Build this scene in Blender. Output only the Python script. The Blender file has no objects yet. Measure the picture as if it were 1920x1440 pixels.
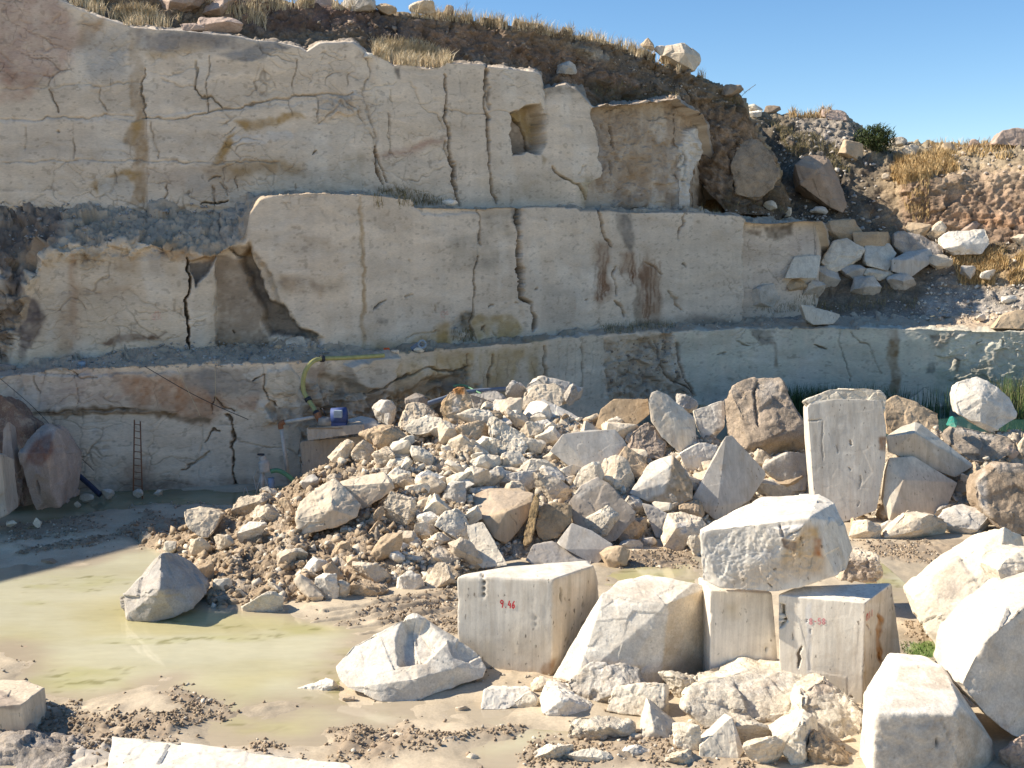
import bpy, bmesh, math, random
import numpy as np
from mathutils import Vector
rnd = random.Random(7)
sc = bpy.context.scene
# ------------------------------------------------------------------ camera, world, sun, exposure
F, HOR, CH = 2000.0, 460.0, 9.3
TH = math.atan((720 - HOR) / F); CT, ST = math.cos(TH), math.sin(TH)
cd = bpy.data.cameras.new("camera"); cam = bpy.data.objects.new("camera", cd)
sc.collection.objects.link(cam); sc.camera = cam
cd.sensor_width = 36; cd.lens = F / 1920 * 36; cd.clip_end = 2000; cd.clip_start = 0.5
cam.location = (0, 0, CH); cam.rotation_euler = (math.pi / 2 - TH, 0, 0)
ELEV, AZ = math.radians(38.5), math.radians(-4)          # light travels along +x, a little towards the camera
LD = Vector((math.cos(AZ) * math.cos(ELEV), math.sin(AZ) * math.cos(ELEV), -math.sin(ELEV)))
sd = bpy.data.lights.new("sun", 'SUN'); sun = bpy.data.objects.new("sun", sd); sc.collection.objects.link(sun)
sd.energy = 4.6; sd.angle = math.radians(0.5); sd.color = (1.0, 0.91, 0.77)
sun.rotation_euler = LD.to_track_quat('-Z', 'Y').to_euler(); sun.location = (-40, 10, 60)
w = bpy.data.worlds.new("World"); sc.world = w; w.use_nodes = True
nt = w.node_tree; bgn = nt.nodes['Background']
sky = nt.nodes.new('ShaderNodeTexSky'); sky.sky_type = 'NISHITA'; sky.sun_disc = False
sky.sun_elevation = ELEV; sky.sun_rotation = math.atan2(-LD.x, -LD.y)
sky.air_density = 1.0; sky.dust_density = 0.15; sky.ozone_density = 2.2; sky.altitude = 900
hs = nt.nodes.new('ShaderNodeHueSaturation'); hs.inputs['Saturation'].default_value = 1.2; nt.links.new(sky.outputs[0], hs.inputs['Color']); nt.links.new(hs.outputs[0], bgn.inputs[0]); bgn.inputs[1].default_value = 0.088
sc.view_settings.view_transform = 'Standard'; sc.view_settings.look = 'None'
sc.view_settings.exposure = 0.95; sc.view_settings.gamma = 1.0
# ------------------------------------------------------------------ numeric helpers
def ray(px, py):
    xc = (px - 960) / F; yc = (720 - py) / F
    return xc, CT + yc * ST, -ST + yc * CT
def PT(px, py, Y):
    x, y, z = ray(px, py); k = Y / y
    return np.array((x * k, Y, CH + z * k))
def PTz(px, z, Y):
    m = (z - CH) / Y; yc = (m * CT + ST) / (CT - m * ST)
    k = Y / (CT + yc * ST)
    return np.array(((px - 960) / F * k, Y, z))
def Yz(py, z=0.0):
    x, y, d = ray(0, py); return (z - CH) * y / d
def proj(P):
    t = P[..., 1] * CT - (P[..., 2] - CH) * ST
    return 960 + F * P[..., 0] / t, 720 - F * (P[..., 1] * ST + (P[..., 2] - CH) * CT) / t
def h3(ix, iy, iz, seed=0):
    n = (ix.astype(np.uint32) * np.uint32(374761393) + iy.astype(np.uint32) * np.uint32(668265263)
         + iz.astype(np.uint32) * np.uint32(2147483647 - 12345) + np.uint32((seed * 974711 + 13) & 0xffffffff))
    n = (n ^ (n >> np.uint32(13))) * np.uint32(1274126177); n = n ^ (n >> np.uint32(16))
    n = n * np.uint32(2246822519); n = n ^ (n >> np.uint32(15))
    return n.astype(np.float64) / 4294967295.0
def vnoise(p, seed=0):
    i = np.floor(p).astype(np.int64); f = p - i; u = f * f * f * (f * (f * 6 - 15) + 10)
    r = 0
    for a in (0, 1):
        wx = u[:, 0] if a else 1 - u[:, 0]
        for b in (0, 1):
            wy = u[:, 1] if b else 1 - u[:, 1]
            for c in (0, 1):
                wz = u[:, 2] if c else 1 - u[:, 2]
                r = r + wx * wy * wz * h3(i[:, 0] + a, i[:, 1] + b, i[:, 2] + c, seed)
    return r * 2 - 1
def fbm(p, s, octv=3, seed=0, gain=.5):
    r = 0; a = 1.0; q = p / s
    for k in range(octv):
        r = r + a * vnoise(q + 17.3 * k, seed + k); q = q * 2.03; a *= gain
    return r
def facet(p, s, seed=0, tilt=1.0):
    """broken-rock relief: every cell is a tilted plane"""
    q = p / s; i0 = np.floor(q - .5).astype(np.int64); best = np.full(len(p), 9e9); val = np.zeros(len(p))
    for a in (0, 1):
        for b in (0, 1):
            for c in (0, 1):
                ix, iy, iz = i0[:, 0] + a, i0[:, 1] + b, i0[:, 2] + c
                r1, r2, r3 = (h3(ix, iy, iz, seed + k) for k in (1, 2, 3))
                d = np.stack((q[:, 0] - ix - .15 - .7 * r1, q[:, 1] - iy - .15 - .7 * r2, q[:, 2] - iz - .15 - .7 * r3), 1)
                dd = (d * d).sum(1); m = dd < best
                v = (h3(ix, iy, iz, seed + 4) - .5) + tilt * (d[:, 0] * (r2 - .5) + d[:, 1] * (r3 - .5) + d[:, 2] * (r1 - .5)) * 2
                best[m] = dd[m]; val[m] = v[m]
    return val
def vor_edge(p, s, seed=0):
    q = p / s; i0 = np.floor(q - .5).astype(np.int64); f1 = np.full(len(p), 9e9); f2 = f1.copy()
    for a in (0, 1):
        for b in (0, 1):
            for c in (0, 1):
                ix, iy, iz = i0[:, 0] + a, i0[:, 1] + b, i0[:, 2] + c
                dd = np.sqrt((q[:, 0] - ix - .1 - .8 * h3(ix, iy, iz, seed + 1)) ** 2 + (q[:, 1] - iy - .1 - .8 * h3(ix, iy, iz, seed + 2)) ** 2 + (q[:, 2] - iz - .1 - .8 * h3(ix, iy, iz, seed + 3)) ** 2)
                f2 = np.minimum(f2, np.maximum(dd, f1)); f1 = np.minimum(f1, dd)
    return f2 - f1
def sstep(a, b, x):
    t = np.clip((x - a) / (b - a), 0, 1); return t * t * (3 - 2 * t)
def seg_dist(x, y, pts):
    d = np.full(x.shape, 1e9)
    for (x0, y0), (x1, y1) in zip(pts[:-1], pts[1:]):
        dx, dy = x1 - x0, y1 - y0; L = dx * dx + dy * dy + 1e-9
        t = np.clip(((x - x0) * dx + (y - y0) * dy) / L, 0, 1)
        d = np.minimum(d, np.hypot(x - x0 - t * dx, y - y0 - t * dy))
    return d
def poly_sd(x, y, poly):
    """signed distance, positive inside"""
    ins = np.zeros(x.shape, bool); q = list(poly) + [poly[0]]
    for (x0, y0), (x1, y1) in zip(q[:-1], q[1:]):
        c = ((y0 > y) != (y1 > y)) & (x < (x1 - x0) * (y - y0) / (y1 - y0 + 1e-12) + x0); ins ^= c
    d = seg_dist(x, y, q); return np.where(ins, d, -d)
def bbox_sel(x, y, pts, pad):
    a = np.array(pts, float)
    return np.nonzero((x > a[:, 0].min() - pad) & (x < a[:, 0].max() + pad) & (y > a[:, 1].min() - pad) & (y < a[:, 1].max() + pad))[0]
# ------------------------------------------------------------------ objects
def tag(o, label=None, cat=None, group=None, kind=None):
    if label: o['label'] = label
    if cat: o['category'] = cat
    if group: o['group'] = group
    if kind: o['kind'] = kind
    return o
def mesh_obj(name, V, faces, mat=None, col=None, parent=None, smooth=True, origin=None):
    V = np.asarray(V, float)
    if origin is None and parent is None: origin = np.zeros(3)
    if origin is None: origin = np.zeros(3)
    me = bpy.data.meshes.new(name); V2 = V - origin
    faces = np.asarray(faces) if not isinstance(faces, list) else faces
    if isinstance(faces, np.ndarray):
        n, k = faces.shape
        me.vertices.add(len(V2)); me.vertices.foreach_set('co', V2.ravel())
        me.loops.add(n * k); me.loops.foreach_set('vertex_index', faces.ravel().astype(np.int32))
        me.polygons.add(n); me.polygons.foreach_set('loop_start', np.arange(0, n * k, k, dtype=np.int32))
        me.polygons.foreach_set('loop_total', np.full(n, k, dtype=np.int32))
        me.update(calc_edges=True)
    else:
        me.from_pydata([tuple(v) for v in V2], [], faces)
    if smooth: me.polygons.foreach_set('use_smooth', np.ones(len(me.polygons), bool))
    if col is not None:
        at = me.attributes.new('Col', 'FLOAT_COLOR', 'POINT')
        c4 = np.ones((len(V2), 4), np.float32); c4[:, :3] = col; at.data.foreach_set('color', c4.ravel())
    if mat: me.materials.append(mat)
    o = bpy.data.objects.new(name, me); sc.collection.objects.link(o); o.location = origin if parent is None else (0, 0, 0)
    if parent is not None: o.parent = parent
    return o
def empty(name, loc, label, cat, group=None):
    o = bpy.data.objects.new(name, None); sc.collection.objects.link(o); o.location = tuple(loc)
    o.empty_display_size = .2; return tag(o, label, cat, group)
# ------------------------------------------------------------------ materials
def lin(r, g, b): return tuple((c / 255.0) ** 2.2 for c in (r, g, b))
def nd(t, kind, **kw):
    n = t.nodes.new(kind)
    for k, v in kw.items(): setattr(n, k, v)
    return n
def rock_mat(name, rough=.9, bump=.3, bscale=9, var=.35, vscale=1.1, stretch=(1, 1, 1), pits=.0, pitscale=14, pitstretch=(1, 1, 1),
             stain=.0, stain_col=(.30, .20, .11), fine=.18, spec=.25, color=None, rand=True, dist=.05, dust=0., dust_col=(.36, .28, .2), saw=0.):
    m = bpy.data.materials.new(name); m.use_nodes = True; t = m.node_tree; N = t.nodes; Lk = t.links.new
    b = N['Principled BSDF']; b.inputs['Roughness'].default_value = rough; b.inputs['Specular IOR Level'].default_value = spec
    tc = nd(t, 'ShaderNodeTexCoord'); vec = tc.outputs['Object']
    if rand:
        oi = nd(t, 'ShaderNodeObjectInfo'); sc_ = nd(t, 'ShaderNodeVectorMath', operation='SCALE'); sc_.inputs[0].default_value = (37, 51, 23)
        Lk(oi.outputs['Random'], sc_.inputs['Scale']); ad = nd(t, 'ShaderNodeVectorMath', operation='ADD')
        Lk(vec, ad.inputs[0]); Lk(sc_.outputs[0], ad.inputs[1]); vec = ad.outputs[0]
    def noise(scale, det=5, st=(1, 1, 1), ro=.6, off=0.0, di=0.0):
        mp = nd(t, 'ShaderNodeMapping'); mp.inputs['Scale'].default_value = st; mp.inputs['Location'].default_value = (off, off, off)
        Lk(vec, mp.inputs[0]); n = nd(t, 'ShaderNodeTexNoise'); n.inputs['Scale'].default_value = scale
        n.inputs['Detail'].default_value = det; n.inputs['Roughness'].default_value = ro; n.inputs['Distortion'].default_value = di; Lk(mp.outputs[0], n.inputs[0]); return n.outputs[0]
    def rng(v, a, b_, c, d):
        r = nd(t, 'ShaderNodeMapRange'); r.inputs[1].default_value = a; r.inputs[2].default_value = b_
        r.inputs[3].default_value = c; r.inputs[4].default_value = d; Lk(v, r.inputs[0]); return r.outputs[0]
    def mixc(kind, f, A, B):
        x = nd(t, 'ShaderNodeMix', data_type='RGBA', blend_type=kind)
        for val, s in ((f, x.inputs[0]), (A, x.inputs[6]), (B, x.inputs[7])):
            if hasattr(val, 'is_output'): Lk(val, s)
            elif isinstance(val, (int, float)): s.default_value = val
            else: s.default_value = (*val, 1)
        return x.outputs[2]
    if color is None:
        at = nd(t, 'ShaderNodeAttribute', attribute_name='Col'); c = at.outputs['Color']
    else:
        c = mixc('MIX', 0.0, color, color)
    v1 = rng(noise(vscale, 6, stretch), .3, .7, 1 - var, 1 + var * .55)
    c = mixc('MULTIPLY', 1.0, c, v1)
    v2 = rng(noise(bscale * 3, 4, stretch, .7, 5.0), .3, .7, 1 - fine, 1 + fine)
    c = mixc('MULTIPLY', 1.0, c, v2)
    if stain > 0:
        sm = rng(noise(vscale * .8, 7, stretch, .65, 11.0, .4), .52, .68, 0, stain); c = mixc('MIX', sm, c, stain_col)
    if dust > 0:
        sm = rng(noise(vscale * 2.2, 8, (1, 1, 1), .75, 23.0, .3), .5, .6, 0, dust); c = mixc('MIX', sm, c, dust_col)
    if saw > 0:
        v3 = rng(noise(9, 3, (1.5, 1.5, .06), .6, 41.0), .3, .7, 1 - saw, 1 + saw * .6); c = mixc('MULTIPLY', 1.0, c, v3)
    hgt = noise(bscale, 8, (1, 1, 1), .68, 2.0)
    if pits > 0:
        pm = rng(noise(pitscale, 3, pitstretch, .5, 31.0), .26, .34, 1, 0); c = mixc('MIX', nd_mul(t, pm, pits), c, (.10, .075, .05))
    Lk(c, b.inputs['Base Color'])
    if bump > 0:
        bp = nd(t, 'ShaderNodeBump'); bp.inputs['Strength'].default_value = bump; bp.inputs['Distance'].default_value = dist
        Lk(hgt, bp.inputs['Height']); Lk(bp.outputs[0], b.inputs['Normal'])
    return m
def nd_mul(t, v, k):
    m = nd(t, 'ShaderNodeMath', operation='MULTIPLY'); t.links.new(v, m.inputs[0]); m.inputs[1].default_value = k; return m.outputs[0]
def plain(name, col, rough=.6, metal=0., var=.25, scale=6, bump=.1):
    m = rock_mat(name, rough=rough, color=col, var=var, vscale=scale, bump=bump, bscale=scale * 2, fine=.1, spec=.4, dist=.01)
    m.node_tree.nodes['Principled BSDF'].inputs['Metallic'].default_value = metal
    return m
M = {}
M['cliff'] = rock_mat('quarried_rock_face', bump=.2, bscale=5, var=.16, vscale=.55, stretch=(.45, .45, 1.5), pits=.3, pitscale=5, pitstretch=(.7, .7, 1.4), stain=.2, stain_col=(.34, .255, .17), fine=.12, rand=False, dist=.06)
M['earth'] = rock_mat('earth_bank', bump=.7, bscale=3, var=.5, vscale=.8, fine=.35, rand=False, dist=.15, stain=.5, stain_col=(.12, .08, .055))
M['sawn'] = rock_mat('sawn_travertine', bump=.22, bscale=16, var=.15, vscale=1.6, stretch=(2.5, 2.5, .35), pits=.8, pitscale=7, pitstretch=(1.6, 1.6, .7), stain=.4, stain_col=(.46, .36, .25), fine=.09, dist=.025, dust=.22, dust_col=(.46, .37, .27), saw=.13)
M['rough'] = rock_mat('broken_limestone', bump=.55, bscale=7, var=.22, vscale=1.3, fine=.18, stain=.35, stain_col=(.36, .27, .18), dist=.05, pits=.35, pitscale=11, dust=.25)
M['dusty'] = rock_mat('soil_caked_stone', bump=.8, bscale=8, var=.35, vscale=1.5, fine=.3, dist=.07, stain=.3, stain_col=(.36, .27, .18), dust=.5, dust_col=(.42, .33, .235))
M['floor'] = rock_mat('quarry_mud', bump=.35, bscale=6, var=.2, vscale=.7, fine=.14, rand=False, dist=.03, rough=.75, spec=.3)
M['mound'] = rock_mat('loose_soil', bump=.9, bscale=7, var=.4, vscale=1.5, fine=.35, rand=False, dist=.08)
M['clod'] = rock_mat('clods_and_pebbles', bump=.4, bscale=12, var=.3, vscale=2.0, fine=.2, rand=False)
M['grass'] = rock_mat('grass_blades', bump=0, var=.3, vscale=2.0, fine=.2, rand=False, rough=.8)
M['water'] = rock_mat('murky_water', bump=.05, bscale=1.2, var=.10, vscale=.35, stretch=(.5, 1.6, 1), fine=.05, rand=False, rough=.06, spec=.5, dist=.02)
M['pond'] = rock_mat('teal_water', bump=.05, bscale=2, var=.2, vscale=.5, fine=.05, rand=False, rough=.05, spec=.5, color=(.03, .075, .06))
# ------------------------------------------------------------------ ground shape
BASE = [(150, 1040), (250, 1020), (320, 1045), (385, 1142), (500, 1142), (640, 1125), (760, 1108), (860, 1105), (905, 1068), (1000, 1052), (1130, 1052), (1200, 1018), (1300, 1000), (1420, 965), (1520, 968), (1650, 975), (1760, 985), (1860, 990), (1960, 965), (2150, 950)]
RIDGE = [(150, 1015, 32.6), (250, 1008, 32.2), (345, 990, 32.3), (440, 955, 33.2), (560, 900, 34.6), (640, 858, 35.5), (740, 810, 36.8), (860, 775, 37.8), (1000, 770, 38.8), (1150, 795, 38.8), (1300, 820, 38), (1420, 826, 38), (1600, 822, 38), (1760, 812, 38.2), (1900, 806, 38.2), (2150, 806, 38.2)]
_b = np.array([PT(a, b, Yz(b)) for a, b in BASE]); _r = np.array([PT(*q) for q in RIDGE])
def mound_h(x, y):
    yb = np.interp(x, _b[:, 0], _b[:, 1]); yr = np.interp(x, _r[:, 0], _r[:, 1]); zr = np.interp(x, _r[:, 0], _r[:, 2])
    yr = np.maximum(yr, yb + .6)
    t = (y - yb) / (yr - yb); up = zr * np.clip(t, 0, 1) ** .92
    h = np.where(t < 1, up, zr - .75 * (y - yr)); h = np.where(t < 0, t * 2., h)
    e = sstep(_b[0, 0], _b[0, 0] + 1.5, x)
    return h * e - (1 - e)
def terr(x, y):
    return max(0.0, float(mound_h(np.array([x]), np.array([y]))[0]))
def ground_at(px, py):
    x, dy, dz = ray(px, py); Y = 15.0
    while Y < 60:
        k = Y / dy
        if CH + dz * k <= terr(x * k, Y): return Y
        Y += .06
    return Yz(py) if py > HOR + 40 else 60.0
# ------------------------------------------------------------------ feature painting on traced surfaces (cracks, stains, recesses, some painted shade)
def warp(px, py, amp=1.0):
    p = np.stack((px, py, 0 * px), 1)
    return (px + amp * (5.0 * vnoise(p / 32, 3) + 2.6 * vnoise(p / 11, 4) + 1.0 * vnoise(p / 4, 8)), py + amp * (5.0 * vnoise(p / 32 + 50, 5) + 2.6 * vnoise(p / 11 + 50, 6) + 1.0 * vnoise(p / 4 + 50, 8)))
def apply_feats(px, py, feats, col, off, rgh, wamp=1.0):
    wx, wy = warp(px, py, wamp)
    pn = np.stack((px, py, 0 * px), 1); mott = vnoise(pn / 17, 9) * .5 + vnoise(pn / 6, 10) * .35
    for f in feats:
        k = f[0]; pts = f[1]
        if k == 'c':
            wd, dep = f[2], f[3]; cc = f[4] if len(f) > 4 else (.10, .08, .06)
            s = bbox_sel(wx, wy, pts, wd + 8)
            if not len(s): continue
            d = seg_dist(wx[s], wy[s], pts); vary = np.clip(1 + .7 * vnoise(pn[s] / 16, 12), .2, 1.7)
            if len(pts) > 1 and wd < 14:
                e = np.minimum(np.hypot(wx[s] - pts[0][0], wy[s] - pts[0][1]), np.hypot(wx[s] - pts[-1][0], wy[s] - pts[-1][1])); vary = vary * (.35 + .65 * sstep(0, 12 if wd < 8 else 6, e))
            hw = max(wd * .72, .9) * .5 * vary
            m = 1 - sstep(hw * .6, hw * .6 + 1.5, d); m = m * np.clip(.45 + wd * .11 + .4 * vnoise(pn[s] / 14, 14), .15, 1); off[s] -= dep * m; st = min(.95, .35 + wd * .08)
            col[s] = col[s] * (1 - st * m[:, None]) + np.array(cc) * st * m[:, None]
        else:
            fe = f[-1]; s = bbox_sel(wx, wy, pts, fe + 6)
            if not len(s): continue
            m = sstep(-fe, fe, poly_sd(wx[s], wy[s], pts))
            if k == 'p':
                st = np.clip(m * f[3] * (1 + .6 * mott[s]), 0, 1); col[s] = col[s] * (1 - st[:, None]) + np.array(f[2]) * st[:, None]
            elif k == 'o': off[s] += f[2] * m
            elif k == 'r': rgh[s] = rgh[s] * (1 - m) + f[2] * m
def line_at(line, cols):
    """line: list of (px, py, Y) or (px, 'z', z, Y)"""
    P = np.array([PTz(q[0], q[2], q[3]) if q[1] == 'z' else PT(*q) for q in line]); u = np.array([q[0] for q in line], float)
    return np.stack([np.interp(cols, u, P[:, k]) for k in range(3)], 1)
def loft(name, lines, rows, cols, feats, base, amp, mat, seed=1, kind='structure', edge_noise=.0, wamp=1.0, blend=True):
    """lofted rock surface; base[k] / amp[k] belong to control line k"""
    Ls = [line_at(l, cols) for l in lines]; C = len(cols); G = []; BC = []; AM = []
    for k, n in enumerate(rows):
        for r in range(n + (1 if k == len(rows) - 1 else 0)):
            t = r / n; G.append(Ls[k] * (1 - t) + Ls[k + 1] * t)
            tt = 0. if (k == 0 and name.endswith('cliff')) else t
            BC.append(np.repeat((np.array(base[k]) * (1 - tt) + np.array(base[k + 1]) * tt)[None], C, 0)); AM.append(np.full(C, amp[k] * (1 - tt) + amp[k + 1] * tt))
    G = np.array(G); R = G.shape[0]
    du = np.gradient(G, axis=1); dv = np.gradient(G, axis=0); Nn = np.cross(du, dv); Nn /= np.linalg.norm(Nn, axis=2, keepdims=True) + 1e-9
    P = G.reshape(-1, 3); Nn = Nn.reshape(-1, 3); col = np.array(BC).reshape(-1, 3).copy(); rgh = np.array(AM).ravel().copy()
    px, py = proj(P); off = np.zeros(len(P)); apply_feats(px, py, feats, col, off, rgh, wamp)
    if name.endswith('cliff'): off[rows[0] * C:] = np.clip(off[rows[0] * C:], -.05, .1)
    off += .05 * fbm(P, 2.2, 3, seed) + .012 * fbm(P, .35, 2, seed + 5)
    s = np.nonzero(rgh > .03)[0]
    if len(s):
        Q = P[s] + .25 * np.stack([fbm(P[s], .9, 2, seed + 30 + k) for k in range(3)], 1)
        off[s] += rgh[s] * (facet(Q, 1.15, seed + 11) * .9 + facet(Q, .42, seed + 21) * .42 + .28 * fbm(P[s], .22, 3, seed + 41) + .35 * fbm(P[s], 2.5, 3, seed + 7))
        col[s] *= (1 + np.clip(rgh[s], 0, .5)[:, None] * .7 * facet(Q, .42, seed + 21)[:, None])
    if name.endswith('cliff'):
        nf = rows[0] * C; A_ = P[:nf]; Wq = A_ + .35 * np.stack([fbm(A_, 1.1, 3, seed + 60 + k) for k in range(3)], 1); d2 = np.array((1, .4, 1.5))
        msk = sstep(-.05, .5, fbm(A_, 4.5, 2, seed + 70) + .25 * (px[:nf] < 720))
        for s_, th, st in ((1.7, .03, .40), (.75, .04, .2)):
            ln = (1 - sstep(th * .4, th, vor_edge(Wq * d2, s_, seed + 73))) * msk * np.clip(.6 + .8 * vnoise(A_ / .5, seed), 0, 1); col[:nf] *= (1 - st * ln)[:, None]; off[:nf] -= .04 * ln
        bed = fbm(Wq * np.array((.12, .12, 1.6)), .55, 4, seed + 80); ver = fbm(A_ * np.array((1, 1, .05)), .28, 2, seed + 84); col[:nf] *= (1 + .10 * bed + .05 * ver)[:, None]
        wm = (sstep(.1, .75, fbm(A_ * np.array((1, 1, 1.8)), 2.6, 4, seed + 88)) * .26)[:, None]; col[:nf] = col[:nf] * (1 - wm) + np.array((.47, .365, .26)) * wm
        wm = (sstep(.15, .8, fbm(A_ * np.array((1.6, 1.6, .7)), 1.9, 4, seed + 92)) * .4)[:, None]; col[:nf] = col[:nf] * (1 - wm) + np.array((.70, .63, .53)) * wm
        pit = (sstep(.62, .8, fbm(A_ * np.array((1, 1, 1.6)), .22, 2, seed + 95)) * .3)[:, None]; col[:nf] = col[:nf] * (1 - pit) + np.array((.14, .11, .08)) * pit
        off[:nf] += .01 * bed
    P = P + Nn * off[:, None]
    idx = np.arange(R * C).reshape(R, C)
    f = np.stack((idx[:-1, :-1], idx[:-1, 1:], idx[1:, 1:], idx[1:, :-1]), -1).reshape(-1, 4)
    o = mesh_obj(name, P, f, mat, np.clip(col, .01, .95)); return tag(o, kind=kind)
def cols_for(a, b, fine, lo=-1900, coarse=40):
    L = list(np.arange(a, b + .1, fine))
    if lo < a: L = list(np.arange(lo, a - 1, coarse)) + L
    return np.array(L)
PALE, CREAM, GREYR, DARK, BROWN, OCH, PINK, GRAV = (.64, .54, .425), (.51, .44, .345), (.33, .30, .26), (.15, .13, .115), (.30, .225, .15), (.36, .235, .095), (.45, .335, .27), (.47, .365, .255)
GG, DKB = (.36, .37, .33), (.10, .075, .055)
# ---------------- lower tier
T1 = [(-1900, 1, 33), (-900, 1, 37), (-200, 1, 38.7), (0, 1, 39), (140, 1, 39.5), (330, 1, 40.2), (545, 1, 41.0), (565, 1, 41.3), (600, 1, 42.4), (700, 1, 43.6), (880, 1, 46.8), (1020, 1, 49.5), (1130, 1, 52), (1270, 1, 54), (1500, 1, 56), (1920, 1, 55), (2600, 1, 52)]
t1y = lambda u: float(np.interp(u, [q[0] for q in T1], [q[2] for q in T1]))
TOP1 = [(-1900, 780), (-200, 720), (0, 705), (60, 697), (140, 690), (240, 688), (330, 685), (430, 682), (540, 680), (575, 678), (640, 672), (700, 668), (790, 660), (880, 650), (1020, 640), (1060, 634), (1130, 628), (1200, 624), (1270, 622), (1400, 617), (1500, 615), (1700, 617), (1920, 622), (2600, 640)]
top1 = [(u, v, t1y(u)) for u, v in TOP1]
bot1 = [(u, 'z', -.4, t1y(u) - .05) for u, v in TOP1]
BK1 = [(-1900, 745, 37), (-200, 700, 41.6), (0, 690, 42.3), (100, 675, 42.6), (150, 668, 42.8), (260, 648, 43.1), (350, 641, 43.3), (450, 646, 43.6), (560, 640, 44), (640, 648, 44.4), (720, 645, 47), (850, 635, 49.5), (1000, 627, 52), (1130, 611, 55), (1270, 604, 57.5), (1400, 597, 60), (1500, 594, 60.5), (1740, 590, 60.5), (1920, 596, 59.5), (2600, 600, 58)]
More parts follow.
